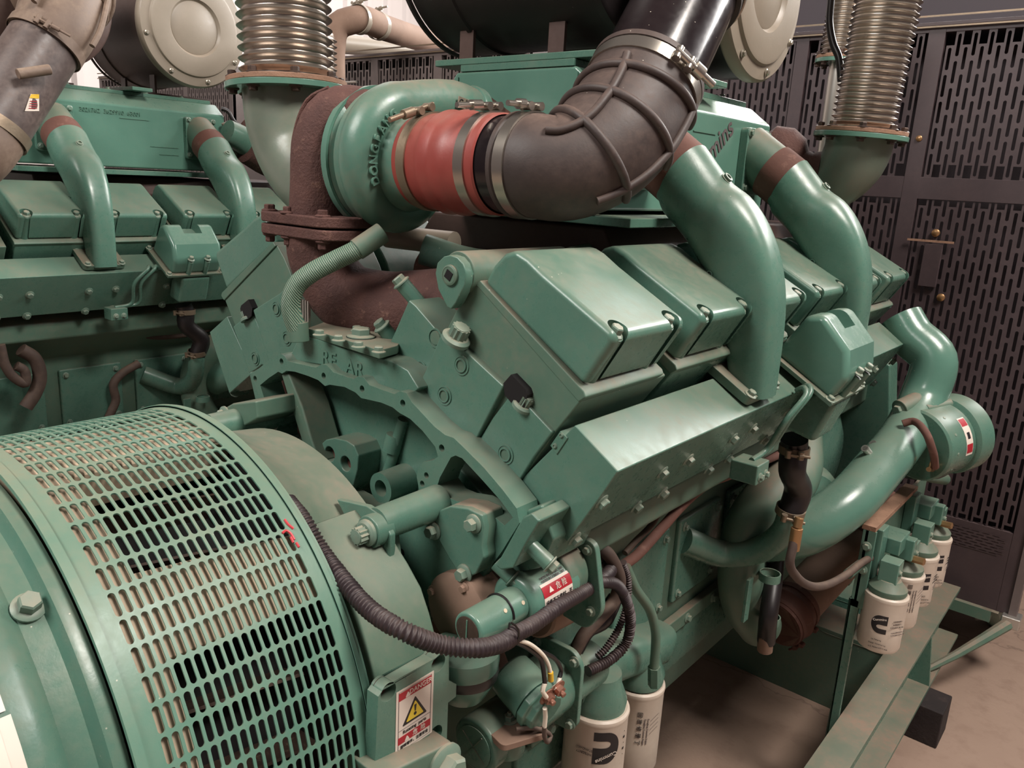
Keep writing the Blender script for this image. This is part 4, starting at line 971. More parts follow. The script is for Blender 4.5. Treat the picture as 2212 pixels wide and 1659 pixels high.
B0 = V((.415, A.y+.098, A.z-.002)); YPL = W(1270,1250,x=.45).y; B1 = V((.415, YPL-.02, A.z-.002))
axcyl(sm, B0, B1, .040, 'green_glossy', 'starter_barrel', 56, .010)
axcyl(sm, B0+V((-.010, .085, .004)), B1+V((-.010, .02, .004)), .048, 'green_dusty', 'starter_end_frame', 56, .006)
# label on the barrel
lab = thing('warning_label', 'red and white warning label wrapped on the starter motor barrel', 'label', B0+V((.04, .06, 0)))
def lrect(y0, y1, a0, a1, R, mat, nmx):
    bm = BM(); n = 14; P = lambda yy, a: V((B0.x+math.sin(math.radians(a))*R, yy, B0.z+math.cos(math.radians(a))*R))
    vs = [[bm.verts.new(P(yy, a0+(a1-a0)*i/n)) for i in range(n+1)] for yy in (y0, y1)]
    for i in range(n): bm.faces.new((vs[0][i], vs[0][i+1], vs[1][i+1], vs[1][i]))
    return obj(nmx, bm, mat, lab)
lrect(B0.y+.022, B0.y+.088, 44, 128, .0404, 'paper', 'label_sheet'); lrect(B0.y+.022, B0.y+.088, 50, 72, .0407, 'redink', 'label_banner')
def ltext(s, y, a, size, mat, R=.0412):
    ar = math.radians(a); nn = V((math.sin(ar), 0, math.cos(ar)))
    text(s, lab, V((B0.x, y, B0.z))+nn*R, (0, 1, 0), nn.cross(V((0, 1, 0)))*(1 if nn.cross(V((0, 1, 0))).z > 0 else -1), size, mat, 'printed_words', .0003)
ltext('▲  危 险', B0.y+.055, 61, .011, 'paper'); ltext('设备不工作时，不', B0.y+.055, 84, .0078, 'ink'); ltext('要接通电源', B0.y+.05, 102, .0078, 'ink')
for i in range(2): ltext('MADE IN CHINA  24V', B0.y+.055, 34+7*i, .0055, 'ink_grey')
# end plate of the starter with bolts
pe = B1+V((-.01, .02, 0)); bm = BM(); prismY(bm, round2([(pe.x-.06, pe.z+.065), (pe.x+.052, pe.z+.060), (pe.x+.075, pe.z-.045), (pe.x+.05, pe.z-.085), (pe.x-.06, pe.z-.07)], .015), pe.y, pe.y+.012); ep = obj('starter_end_plate', bm, 'green', sm, bevel=.002)
for a, b in ((-.04, .045), (.04, .045), (.055, -.05)): bolt(ep, (pe.x+a, pe.y, pe.z+b), (0, -1, 0), .0058)
# older brown pump body behind it
PB = W(978, 1325, x=.335)
bm = BM(); q = W(985, 1325, x=.35); lathe(bm, [(.0, 0), (.05, .002), (.058, .008), (.058, .05), (.062, .052), (.062, .22)], PB, (0, 1, 0), 40); pb = obj('pump_body', bm, 'dirtpipe', eng)
for a in (20, 70, 120, 200, 290): bolt(pb, PB+V((.048*math.sin(math.radians(a)), .004, .048*math.cos(math.radians(a)))), (0, -1, 0), .006, mat='dirtpipe')
bm = BM(); prismY(bm, XZ(-.02, [(868,1300),(905,1282),(935,1290),(960,1330),(985,1345),(1010,1400),(1040,1480),(960,1470),(900,1400)]), -.02, .05); obj('starter_mount_casting', bm, 'dirtpipe', eng, bevel=.006)
bm = BM(); lathe(bm, [(.030, 0), (.036, .01), (.046, .03), (.050, .06), (.050, .075), (.03, .08)], W(1000, 1500, x=.37)-V((0, 0, .0)), (0, -.0, 1), 40); dv = obj('drive_nose', bm, 'green_glossy', sm)
bm = BM(); p = W(1003, 1440, x=.37); lathe(bm, [(.048, 0), (.050, .01), (.046, .025)], p-V((0, 0, .012)), (0, 0, 1), 40); obj('dark_seal', bm, 'cable', sm)
# lower motor (round cap) and magnetic switch with terminals
lm = thing('lower_starter_motor', 'lower green cylindrical motor with crossed end cap under the wiring', 'starter motor', W(1040, 1600, x=.38))
c = W(1025, 1612, x=.385); axcyl(lm, V((.385, c.y, c.z)), V((.385, c.y+.30, c.z)), .042, 'green', 'motor_barrel', 48, .006)
bm = BM(); lathe(bm, [(.031, 0), (.032, .001), (.032, .002), (.030, .0025), (0, .0025)], V((.385, c.y, c.z)), (0, -1, 0), 36); cap_ = obj('end_cap', bm, 'green', lm)
for rt in (.6, -.9):
    bm = BM(); box(bm, -.001, .001, -.0038, -.002, -.028, .028); bmesh.ops.rotate(bm, verts=bm.verts, cent=(0, 0, 0), matrix=Matrix.Rotation(rt, 3, 'Y')); bmesh.ops.translate(bm, verts=bm.verts, vec=V((.385, c.y, c.z))); obj('cap_slot', bm, 'green_dusty', lm)
ms = thing('magnetic_switch', 'round green magnetic switch with copper terminals and white and black wires', 'switch', W(1150, 1480, x=.43))
m0 = W(1100, 1452, x=.385); md_ = V((.88, -.10, -.28)).normalized()
mL = .058; me_ = m0+md_*mL
bm = BM(); lathe(bm, [(.031, -.0), (.035, .004), (.036, .02), (.036, .05), (.037, .052), (.037, mL)], m0, md_, 56); mb_ = obj('switch_can', bm, 'green_glossy', ms)
bm = BM(); lathe(bm, [(.030, 0), (.039, .002), (.039, .014), (.033, .016), (.031, .026), (0, .026)], me_, md_, 10); ec = obj('switch_head', bm, 'green_glossy', ms, bevel=.002)
u, v, dd = frame_of(md_); te = me_+dd*.026
bh2 = []
for q in ((1185,1508), (1207,1490)):
    d0 = FW+RT*((q[0]-1106)/FPX)-UP*((q[1]-829.5)/FPX); t = ((te-CAM).dot(dd))/d0.dot(dd); p = CAM+d0*t; bh2.append(p)
    bolt(ec, p-dd*.004, dd, .0085, 'nut', mat='terminal', name='terminal_stud', h=1.1)
# mounting ears and lower bracket
p = W(1100, 1560, x=.41); bm = BM(); prismZ(bm, round2([(p.x-.05, p.y-.03), (p.x+.03, p.y-.05), (p.x+.06, p.y+.02), (p.x-.02, p.y+.06)], .01), p.z-.006, p.z+.004); bk2 = obj('switch_bracket', bm, 'dirtpipe', ms, bevel=.001)
bolt(bk2, p+V((0, 0, .004)), (0, 0, 1), .008, 'nut', mat='bolt')
bm = BM(); lathe(bm, [(.024, 0), (.026, .01), (.026, .04), (.02, .045)], p-V((0, 0, .05)), (0, 0, 1), 30); obj('bracket_post', bm, 'green', ms, bevel=.002)
# square gear cover on the right of the switch
g = W(1250, 1490, x=.44); g.y -= .03; bm = BM(); prismY(bm, round2([(.335, .835), (.425, .835), (.442, .815), (.442, .705), (.425, .69), (.335, .69)], .012), g.y+.03, g.y+.040); gp = obj('gear_cover_plate', bm, 'green', eng, bevel=.002)
bm = BM(); lathe(bm, [(.02, 0), (.042, .01), (.05, .03), (.05, .10)], V((.385, g.y-.07, .76)), (0, 1, 0), 40); obj('gear_cover_nose', bm, 'green', eng)
for a, b in ((.352, .822), (.428, .818), (.430, .705), (.352, .703)): bolt(gp, (a, g.y+.03, b), (0, -1, 0), .0065)
bm = BM(); lathe(bm, [(.05, 0), (.054, .004), (.054, .12)], V((.355, g.y+.0, .90)), (.1, 1, 0), 40); obj('brown_cylinder', bm, 'dirtpipe', eng)

# ================================================================== LOOMS, CABLES
def loom(name, lab, pts, r, pitch=.0042, depth=.0022, mat='loom', split=True):
    bm = BM(); corr(bm, pts, r, pitch, depth, 18); o = obj(name, bm, mat, None, ang=80); tag(o, lab, 'cable'); return o
def L(px, py, x): return W(px, py, x=x)
main = loom('corrugated_loom', 'thick black corrugated wiring loom sagging across the flywheel housing',
     [W(622,1085,y=-.232), W(655,1125,y=-.238), W(692,1188,y=-.236), W(740,1252,y=-.240), W(800,1318,y=-.245), W(870,1362,y=-.240), W(950,1392,y=-.20), L(1030,1400,.465), L(1085,1388,.47), L(1115,1368,.465)], .0125, .0058, .0028)
loom('corrugated_loom', 'corrugated loom running up right along the starter motor', [L(1108,1372,.468), L(1150,1350,.466), L(1210,1308,.462), L(1260,1278,.455), L(1300,1252,.44), L(1318,1225,.42), L(1300,1205,.40)], .0115, .0058, .0026)
loom('corrugated_loom', 'corrugated loom looping down right of the starter to the fuel filters', [L(1285,1258,.455), L(1330,1262,.455), L(1352,1295,.452), L(1362,1345,.45), L(1352,1390,.445), L(1318,1425,.44), L(1270,1450,.43)], .0095, .0054, .0028)
loom('corrugated_loom', 'thin corrugated loom behind the loop, running down beside the cable tie', [L(1345,1215,.42), L(1356,1250,.425), L(1355,1300,.43), L(1340,1350,.432), L(1310,1400,.43), L(1290,1420,.425)], .007, .0046, .0022)
def cable(name, lab, pts, r, mat, cat='cable', n=12):
    bm = BM(); tube(bm, pts, r, n, .006); o = obj(name, bm, mat, None); tag(o, lab, cat); return o
ct = cable('battery_cable', 'thick dark cable curving from the starter end plate over the looms', [L(1225,1190,.37), L(1270,1182,.39), L(1305,1190,.415), L(1330,1225,.425), L(1338,1262,.425), L(1325,1300,.42), L(1290,1340,.415), L(1262,1370,.41), L(1240,1410,.40)], .011, 'cable_brown')
cable('battery_cable', 'fat taped black cable end beside the brown cylinder', [L(1330,1290,.415), L(1300,1340,.41), L(1268,1365,.405), L(1245,1405,.40)], [.013, .017, .012, .012], 'cable')
cable('white_wire', 'white wire running from the cable tie to the switch terminal', [L(1116,1382,.468), L(1145,1392,.47), L(1175,1418,.472), L(1186,1440,.474), L(1190,1460,.476)], .0030, 'white_wire', 'wire')
cable('yellow_sleeve', 'yellow insulating sleeve on the white wire', [L(1189,1452,.476), L(1190,1470,.476)], .0042, 'yellow', 'sleeve')
cable('black_wire', 'black wire running beside the white one to the front terminal', [L(1112,1386,.466), L(1140,1400,.466), L(1168,1425,.47), L(1175,1455,.474), L(1177,1478,.476)], .0034, 'cable', 'wire')
cable('black_wire', 'black wire bending right to the rear terminal', [L(1130,1392,.462), L(1170,1408,.464), L(1200,1425,.466), L(1212,1450,.468), L(1208,1465,.47)], .0033, 'cable', 'wire')
cable('terminal_lead', 'pale shrink sleeve on the front terminal', [L(1177,1476,.476), L(1172,1492,.477), L(1180,1506,.478)], .0034, 'white_wire', 'wire')
cable('terminal_lead', 'pale shrink sleeve on the rear terminal', [L(1209,1464,.47), L(1204,1480,.474), L(1196,1486,.476)], .0032, 'white_wire', 'wire')
cable('terminal_lead', 'pale sleeve and black lead hanging below the front terminal', [L(1177,1530,.475), L(1178,1548,.474), L(1176,1570,.473)], .0034, 'white_wire', 'wire')
cable('black_wire', 'short black lead curling under the switch', [L(1176,1568,.473), L(1176,1590,.472), L(1183,1603,.471), L(1190,1590,.468), L(1178,1580,.464), L(1150,1573,.455), L(1115,1575,.44)], .0034, 'cable_brown', 'wire')
tie = BM(); tube(tie, [L(1098,1362,.46)+V((math.cos(t)*.0, 0, 0)) for t in (0,)] + [L(1104,1345,.48), L(1120,1360,.482), L(1118,1385,.478), L(1100,1395,.455)], .0015, 6); o = obj('cable_tie', tie, 'cable', None); tag(o, 'black cable tie bundling loom ends and wires together', 'cable tie')
cable('fuel_hose', 'long dusty red-brown hose running along the underside of the manifold', [L(1345,1222,.40), L(1375,1200,.40), L(1430,1140,.40), L(1480,1085,.40), L(1530,1045,.40), L(1580,1025,.40), L(1640,1000,.41), L(1700,975,.42)], .0095, 'rust_flat', 'hose')
cable('thin_hose', 'thin dusty hose curving behind the red-brown one', [L(1350,1195,.37), L(1372,1170,.37), L(1410,1130,.37), L(1432,1085,.37), L(1428,1060,.37)], .006, 'cable_brown', 'hose')
fh = cable('fuel_hose', 'grey-green hose dropping to the fuel filter head', [L(1352,1225,.41), L(1372,1270,.415), L(1405,1320,.42), L(1416,1365,.425), L(1416,1400,.425), L(1413,1440,.425)], .009, 'green_dusty', 'hose')

# ================================================================== FUEL FILTERS UNDER THE ENGINE
ff = thing('fuel_filter_head', 'green cast filter head below the looms carrying two white filters', 'filter head', W(1330, 1440, x=.36))
bm = BM(); q0 = W(1270,1470,x=.36); q1 = W(1420,1385,x=.36)
loop_closed(bm, [ring_at(V((.34, a, b)), V((1, 0, 0)), V((0, 0, 1)), rx, rz, 24, 3) for a, b, rx, rz in ((q0.y-.05, q0.z-.0, .045, .045), (q0.y, q0.z, .058, .05), (q0.y+.06, q0.z+.01, .055, .045), (q1.y, q1.z-.01, .055, .04), (q1.y+.04, q1.z-.01, .045, .035))]); hd_ = obj('head_casting', bm, 'green', ff, bevel=.002)
for q in ((1322,1490), (1318,1472)): pass
p = W(1327, 1492, x=.40); bm = BM(); lathe(bm, [(.018, 0), (.018, .018), (.012, .02), (.012, .026)], p-V((.02, 0, 0)), (1, -.1, 0), 24); obj('head_plug', bm, 'green', ff, bevel=.001)
def can(loc, R, h, lab, grp, head=True, logo=None, logo_flip=False, az=-35):
    """spin-on filter hanging from its head; loc = centre of the top rim"""
    t = thing('spin_on_filter', lab, 'filter', V(loc)-V((0, 0, h)), grp); o = V(loc)
    bm = BM(); lathe(bm, [(R*.80, .0), (R*.93, .001), (R*1.0, -.002), (R*1.015, -.006), (R*1.0, -.011), (R*.985, -.014), (R*.985, -h*.62), (R*.95, -h*.66), (R*.95, -h+R*.22), (R*.90, -h+R*.08), (R*.78, -h), (0, -h)][:7]+[(R*.985, -h+R*.25), (R*.93, -h+R*.08), (R*.80, -h), (0, -h)], o, (0, 0, 1), 64, cap=False)
    c = obj('can', bm, 'filter', t)
    bm = BM(); lathe(bm, [(R*.8, 0), (R*.8, -.004), (0, -.004)], o, (0, 0, 1), 48, cap=False); obj('gasket', bm, 'cable', t)
    a = math.radians(az)
    def on(aa, z, rr=R*.985+.0006): return V((o.x+math.sin(aa)*rr, o.y-math.cos(aa)*rr, o.z+z))
    def patch(pts2, mat, nmx, off=.0004):
        """flat graphic wrapped on the can: pts2 in metres right/up from the logo centre"""
        bm = BM(); tmp = bmesh.new(); vs = [tmp.verts.new((x, z, 0)) for x, z in pts2]; es = [tmp.edges.new((vs[i], vs[(i+1) % len(vs)])) for i in range(len(vs))]
        bmesh.ops.triangle_fill(tmp, use_beauty=True, edges=es, normal=(0, 0, 1)); bmesh.ops.subdivide_edges(tmp, edges=tmp.edges[:], cuts=2, use_grid_fill=True)
        m2 = {}
        for v in tmp.verts: m2[v] = bm.verts.new(on(a+v.co.x/R, lz+v.co.y, R*.985+off))
        for f in tmp.faces: bm.faces.new([m2[v] for v in f.verts])
        tmp.free(); return obj(nmx, bm, mat, t)
    def wr(s, x, z, size, mat, sp=1., rot=0, name='printed_words'):
        aa = a+x/R; p = on(aa, lz+z, R*.985+.001); X = V((math.cos(aa), math.sin(aa), 0)); Z = V((0, 0, 1)); cr, sr = math.cos(rot), math.sin(rot)
        return text(s, t, p, X*cr+Z*sr, Z*cr-X*sr, size, mat, name, .0002, sp, bold=(mat == 'paper'))
    if logo:
        lz = -h*.45 if not logo_flip else -.052; s = .017 if not logo_flip else .024; k = -1 if logo_flip else 1
        # thick letter C with square-cut opening
        out = []; 
        for i in range(19):
            th = math.radians(90+180*i/18); out.append((math.cos(th)*s*1.15, math.sin(th)*s*1.35))
        out += [(s*.95, -s*1.35), (s*.95, -s*.62)]
        for i in range(13):
            th = math.radians(270-180*i/12); out.append((math.cos(th)*s*.45+s*.05, math.sin(th)*s*.30-s*.32))
        out += [(s*.95, -.02*s), (s*.95, s*1.35)]
        patch([(k*x, k*z) for x, z in out], 'ink', 'logo_mark')
        wr('Cummins', -k*.1*s, k*s*.72, s*.46, 'paper', 1., .28 if not logo_flip else PI+.35, 'logo_lettering')
        if not logo_flip:
            for i, w_ in enumerate(('STANDARD', 'INTEGRITY', 'COOLANT FILTER')): wr(w_, s*2.3, s*(.75-.45*i), .0045, 'ink')
            for i in range(2): wr('Cummins Engine Company  Inc.', s*2.6, s*(-.9-.4*i), .0032, 'ink_grey')
            for i, w_ in enumerate(('ULTIMATE', 'Design Covered by', 'U.S. Patent 4,717,468')): wr(w_, s*-.1+.003*i, s*(-2.4-.55*i), .0048, 'ink')
        else:
            for i, w_ in enumerate(('STANDARD', 'INTEGRITY')): wr(w_, -s*1.6, -s*(.2+.35*i), .006, 'ink', rot=PI)
            for i in range(5): wr('■' if i % 2 else '•', s*1.75, s*(.9-.5*i), .006, 'ink')
    else:
        lz = -h*.42
        for i, ch in enumerate('回故修册了'): wr(ch, -.006, .040-.016*i, .012, 'ink', rot=-PI/2)
        for i in range(2): wr('Dongfeng Cummins Engine', .006+.007*i, .0, .0055, 'ink_grey', rot=-PI/2)
        for i in range(4): wr('———', .028, .03-.01*i, .008, 'ink_grey', rot=.5)
    return t
f1 = W(1290, 1530, x=.385); R1 = .060
can((.385, f1.y, f1.z+.012), .058, .26, 'white spin-on filter with large black logo hanging at the bottom edge', None, logo=True, logo_flip=True, az=52)
f2 = W(1378, 1472, x=.36)
can((.36, f2.y, f2.z+.004), .055, .195, 'white spin-on filter with small black print behind the larger one', None, logo=False, az=45)
# can heads
for q, x in ((f1, .385), (f2, .36)):
    bm = BM(); lathe(bm, [(.05, 0), (.052, .02), (.040, .05), (.038, .07)], V((x, q.y, q.z+.008)), (0, 0, 1), 40); obj('filter_neck', bm, 'green', ff)
for a, b in (((1413,1440), (1413,1480)),):
    bm = BM(); cyl(bm, L(a[0], a[1], .425), L(b[0], b[1], .425), .012, 6); o = obj('hose_nut', bm, 'green', ff)

# ================================================================== FRONT END: pump elbow, radiator pipes, hoses
bm = BM(); PX = .36
tube(bm, [V((.30, 1.30, 1.0)), W(1705,1040,x=.44), W(1650,1090,x=.42), W(1612,1150,x=.40), W(1600,1230,x=.40), W(1606,1300,x=.40), W(1640,1350,x=.41)], [.070, .070, .066, .058, .052, .052, .055], 40, .014)
obj('pump_outlet_elbow', bm, 'green_dusty', eng)
bm = BM(); lathe(bm, [(.0, -.02), (.10, -.015), (.13, .0), (.135, .03), (.13, .06), (.09, .08)], V((.33, 1.36, .86)), (1, 0, 0), 56); obj('water_pump_volute', bm, 'green', eng)
bm = BM(); lathe(bm, [(.0, -.0), (.05, .002), (.06, .01), (.085, .016), (.095, .03), (.095, .08)], W(1745,1095,x=.44), (-.55, .82, .0), 56); obj('pump_cover', bm, 'green', eng)
rp = thing('radiator_pipe', 'large dusty brown radiator pipe with red rubber joints below the crossover', 'pipe', W(1770,1240,x=.46))
r0, r1 = W(1700,1325,x=.42), W(1852,1165,x=.47); dd = (r1-r0).normalized()
bm = BM(); tube(bm, [r0-dd*.05, r0, r0.lerp(r1, .5), r1, r1+dd*.04], .064, 40, .02); obj('steel_pipe', bm, 'dirtpipe', rp)
bm = BM(); lathe(bm, [(.067, 0), (.069, .006), (.069, .03), (.073, .038), (.077, .05), (.073, .06), (.069, .068), (.069, .095), (.067, .1)], r0-dd*.05, dd, 48); hA = obj('rubber_joint', bm, 'red', rp, label='red silicone joint')
hA.data.materials[0] = M['rust_flat']
bm = BM(); tube(bm, [r1-dd*.03, r1+dd*.02, r1+dd*.06+V((.01, .03, .02)), r1+dd*.09+V((.0, .10, .03))], [.067, .073, .070, .066], 40, .01); obj('rubber_joint', bm, 'rust_flat', rp)
for k, s in ((-.035, (.6, -.2, -.7)), (.035, (.6, -.2, -.7))): clamp_band(rp, r0+dd*k, dd, .0697, .013, 'rust_flat', s, sl=.04)
bm = BM(); tube(bm, [W(1690,1040,x=.43), W(1684,1090,x=.435), W(1677,1180,x=.44), W(1670,1260,x=.465), W(1660,1330,x=.48), W(1655,1385,x=.48)], .0205, 22, .01); vh = obj('vertical_hose', bm, 'black_hose', None); tag(vh, 'black vertical hose held by a green strap bracket', 'hose')
bm = BM(); tube(bm, [W(1657,1345,x=.48), W(1652,1404,x=.48)], .0175, 22); obj('hose_stub', bm, 'dirtpipe', vh)
hb = BM(); pa, pb_ = W(1622,1250,x=.45), W(1616,1335,x=.45); box(hb, .445, .452, pa.y-.012, pa.y+.012, pb_.z, pa.z); hbk = obj('hose_bracket', hb, 'green', eng, bevel=.001)
for q in ((1640,1245), (1645,1338)):
    p = W(q[0], q[1], x=.46); clamp_band(hbk, W(1663, q[1], x=.475), (0, 0, 1), .0215, .018, 'green', name='strap')
cable('brake_hose', 'thin rubber hose with brass fittings drooping to the filter bracket', [L(1722,1150,.60), L(1712,1185,.60), L(1706,1215,.60), L(1720,1245,.60), L(1752,1266,.60), L(1790,1262,.60), L(1830,1240,.605), L(1862,1215,.61), L(1880,1205,.615)], .0085, 'cable_brown', 'hose')
for a, b, r, m_ in (((1727,1118), (1722,1140), .008, 'brass'), ((1722,1140), (1714,1188), .0105, 'brass'), ((1832,1240), (1866,1213), .0115, 'green_dusty')):
    bm = BM(); cyl(bm, L(a[0], a[1], .60), L(b[0], b[1], .60), r, 14); o = obj('hose_fitting', bm, m_, None, bevel=.001); tag(o, {1727: 'short brass elbow fitting at the top of the thin drooping hose', 1722: 'long brass ferrule below the elbow fitting on the thin hose', 1832: 'green end fitting of the thin hose at the filter bracket'}[a[0]], 'fitting')
cable('grey_hose', 'grey hose running level into the filter bracket', [L(1795,1120,.55), L(1840,1122,.56), L(1880,1114,.58), L(1915,1104,.60)], .010, 'dirtpipe', 'hose')

# ---- charging alternator
ca = thing('charging_alternator', 'small green charging alternator with domed pulley guard and red and white sticker', 'alternator', W(1990, 1010, x=.60))
c = W(1978, 962, x=.62); cd_ = V((.32, .86, .10)).normalized()
bm = BM(); lathe(bm, [(.0, -.002), (.088, .0), (.093, .006), (.093, .10), (.088, .108), (.072, .112)], c, cd_, 56); cb = obj('alternator_body', bm, 'green', ca, bevel=.001)
u, v, dd = frame_of(cd_)
for i in range(12):
    a = 2*PI*i/12; bolt(ca, c+(u*math.cos(a)+v*math.sin(a))*.089+dd*.03, (u*math.cos(a)+v*math.sin(a)), .004)
bm = BM(); lathe(bm, [(.07, .10), (.10, .115), (.102, .125), (.102, .165), (.09, .172)], c, cd_, 56); obj('pulley_guard', bm, 'green', ca)
bm = BM(); lathe(bm, [(.076, .105), (.076, .125)], c, cd_, 48); obj('belt_gap', bm, 'dark', ca)
bm = BM(); cyl(bm, c+V((-.05, -.01, .085)), c+V((.0, .09, .12)), .024, 28); cyl(bm, c+V((.0, .02, .09)), c+V((.05, .12, .10)), .015, 16); ml = obj('mount_lug', bm, 'green_dusty', ca, bevel=.002)
bolt(ml, c+V((-.05, -.01, .085)), V((-.3, -.8, -.1)), .012)
p = c+dd*.06+ (V((.94, -.33, .1)))*.094
bm = BM(); X_ = dd; N_ = V((.78, -.42, .5)); N_ = (N_-dd*N_.dot(dd)).normalized(); T_ = dd.cross(N_)
def cs(mat, s0, s1, a0, a1, off, nmx):
    bm = BM(); n = 6; vs = [[bm.verts.new(c+dd*s+(N_*math.cos(math.radians(a0+(a1-a0)*i/n))+T_*math.sin(math.radians(a0+(a1-a0)*i/n)))*(.0932+off)) for i in range(n+1)] for s in (s0, s1)]
    for i in range(n): bm.faces.new((vs[0][i], vs[0][i+1], vs[1][i+1], vs[1][i]))
    obj(nmx, bm, mat, ca)
cs('paper', .062, .088, -22, 38, .0004, 'sticker_sheet'); cs('redink', .064, .086, 20, 34, .0008, 'sticker_banner'); cs('redink', .064, .086, -20, -8, .0008, 'sticker_banner'); cs('ink', .070, .080, 2, 12, .0008, 'sticker_symbol')
bm = BM(); box(bm, 0, 1, 0, 1, 0, 1); bm.free()
cable('alternator_cable', 'brown cable looping over the charging alternator to its terminals', [L(1950,915,.60), L(1972,910,.62), L(2000,935,.66), L(2015,975,.68), L(2020,1008,.68)], .009, 'rust_flat')
for q in ((2008,1012), (2040,1000)):
    bm = BM(); cyl(bm, L(q[0], q[1], .67), L(q[0]+6, q[1]-18, .67), .004, 10); cyl(bm, L(q[0]-2, q[1]+2, .67), L(q[0]+8, q[1]+2, .67), .006, 10); obj('terminal', bm, 'brass', ca)
# bracket arm under it and adjusting rod
bm = BM(); a_, b_2 = W(1842,1005,x=.50), W(2040,1035,x=.62); tube(bm, [a_, a_.lerp(b_2, .6)+V((0, 0, .0)), b_2], (.010, .018), 12, .03); arm = obj('alternator_arm', bm, 'green_dusty', eng)
cable('alternator_cable', 'black lead looping below the charging alternator', [L(1990,1020,.64), L(2020,1030,.66), L(2050,1018,.67), L(2056,1008,.66)], .006, 'cable')
for q in ((1868,968, 1895,1002), (1885,958, 1910,985)):
    bm = BM(); A_, B_ = L(q[0], q[1], .56), L(q[2], q[3], .58); cyl(bm, A_, B_, .0055, 12); cyl(bm, A_, A_.lerp(B_, .35), .009, 12); obj('adjusting_stud', bm, 'alu', eng)
# front engine support and radiator feet
bm = BM(); prismY(bm, [(.30, 1.12), (.36, 1.14), (.47, 1.10), (.50, .9), (.46, .62), (.42, .5), (.30, .5)], 1.56, 1.64); obj('front_gear_cover', bm, 'green', eng, bevel=.006)
bm = BM(); prismY(bm, [(.39, .34), (.43, .34), (.56, 1.05), (.55, 1.16), (.52, 1.16)], 1.70, 1.73); obj('fan_support_leg', bm, 'green_dusty', eng, bevel=.003)

# ================================================================== SKID BASE
sk = thing('skid_base', 'long green steel skid rail under the near engine, lower right', 'skid', (0, .8, .12))
for s in (1, -1):
    X = lambda x: x if s > 0 else 2*CX-x
    bm = BM(); box(bm, min(X(.613), X(.692)), max(X(.613), X(.692)), -1.4, 2.06, .288, .30); obj('top_flange', bm, 'green_dusty', sk, bevel=.001)
    bm = BM(); box(bm, min(X(.640), X(.652)), max(X(.640), X(.652)), -1.4, 2.06, .13, .288); obj('web', bm, 'green', sk)
    bm = BM(); box(bm, min(X(.613), X(.713)), max(X(.613), X(.713)), -1.4, 2.06, .118, .13); obj('bottom_flange', bm, 'green_dusty', sk, bevel=.001)
    for yy in (1.66, .3, -.6):
        bm = BM(); prismY(bm, [(X(.652), .288), (X(.692), .288), (X(.712), .13), (X(.652), .13)], yy, yy+.012); obj('gusset', bm, 'green', sk)
for yy in (1.86, -.75):
    bm = BM(); box(bm, -.64, .62, yy, yy+.18, .20, .215); box(bm, -.64, .62, yy, yy+.012, .13, .2); obj('cross_member', bm, 'green', sk, bevel=.002)
bm = BM(); box(bm, -.30, .61, 1.53, 1.70, .245, .26); box(bm, -.30, .61, 1.53, 1.542, .0, .245); obj('cross_member', bm, 'green_dusty', sk, bevel=.002)
wbk = BM(); box(wbk, .63, .775, 1.56, 1.68, .0, .118); o = obj('support_block', wbk, 'wood', None, bevel=.004); tag(o, 'dark block under the skid rail on the concrete floor', 'block')
wbk = BM(); box(wbk, -.74, -.62, 1.30, 1.42, .0, .118); o = obj('support_block', wbk, 'wood', None, bevel=.004); tag(o, 'dark block under the far side rail of the near skid', 'block')

# ================================================================== COOLANT FILTER BRACKET WITH FOUR CANS
fb_ = thing('filter_bracket', 'green filter bracket with rusty top plate on a post beside the skid rail', 'bracket', (.62, 1.2, .3))
cans = []
for i, q in enumerate(((1970,1330), (1998,1292), (2021,1258), (2047,1228))):
    e = W(q[0], q[1], x=.70); cans.append(e)
XB = .662
topz = []
rim_px = [(1877,1255,1972,1283), None, None, None]
yc0 = W(1868, 1330, x=XB-.045).y
ycs = [1.085, 1.235, 1.385, 1.535]
labs = ['nearest white coolant filter with full black logo beside the skid rail', 'second white coolant filter from the front, logo turned away', 'third white coolant filter along the bracket, half hidden', 'farthest white coolant filter along the bracket']
for i in range(4):
    zt = .655
    can((XB+.0, ycs[i], zt), .0490, .142, labs[i], 'white coolant filters on the bracket', logo=True if i != 1 else False, az=8 if i == 0 else 40)
    bm = BM(); lathe(bm, [(.040, -.002), (.043, .004), (.043, .014), (.030, .028), (.026, .034)], V((XB, ycs[i], zt)), (0, 0, 1), 40); obj('filter_head', bm, 'green_dusty', fb_, bevel=.001)
    bm = BM(); box(bm, XB-.022, XB+.020, ycs[i]-.022, ycs[i]+.022, zt+.03, zt+.082); obj('head_block', bm, 'green_glossy', fb_, bevel=.002)
    bolt(fb_, (XB+.020, ycs[i]-.004, zt+.055), (1, 0, 0), .006, 'plug')
for k, i in enumerate((0, 2)):
    y0_ = ycs[i]; y1_ = ycs[i+1]
    bm = BM(); box(bm, XB-.056, XB-.03, y0_+.0, y0_+.05, .67, .80); box(bm, XB-.05, XB+.0, y0_+.055, y1_-.01, .725, .765); box(bm, XB-.03, XB+.02, y1_-.045, y1_-.015, .70, .755); obj('head_manifold', bm, 'green_glossy', fb_, bevel=.003)
    bm = BM(); cyl(bm, V((XB+.0, y1_-.02, .70)), V((XB+.045, y1_-.03, .705)), .009, 6); obj('drain_cock', bm, 'brass', fb_)
bm = BM(); box(bm, .588, .620, 1.06, 1.44, .80, .812); obj('top_plate', bm, 'rust_flange', fb_, bevel=.001)
bm = BM(); box(bm, .598, .606, 1.06, 1.62, .60, .80); obj('back_plate', bm, 'green_dusty', fb_, bevel=.001)
bm = BM(); box(bm, .592, .622, 1.06, 1.068, .60, .80); obj('end_plate', bm, 'green_glossy', fb_, bevel=.001)
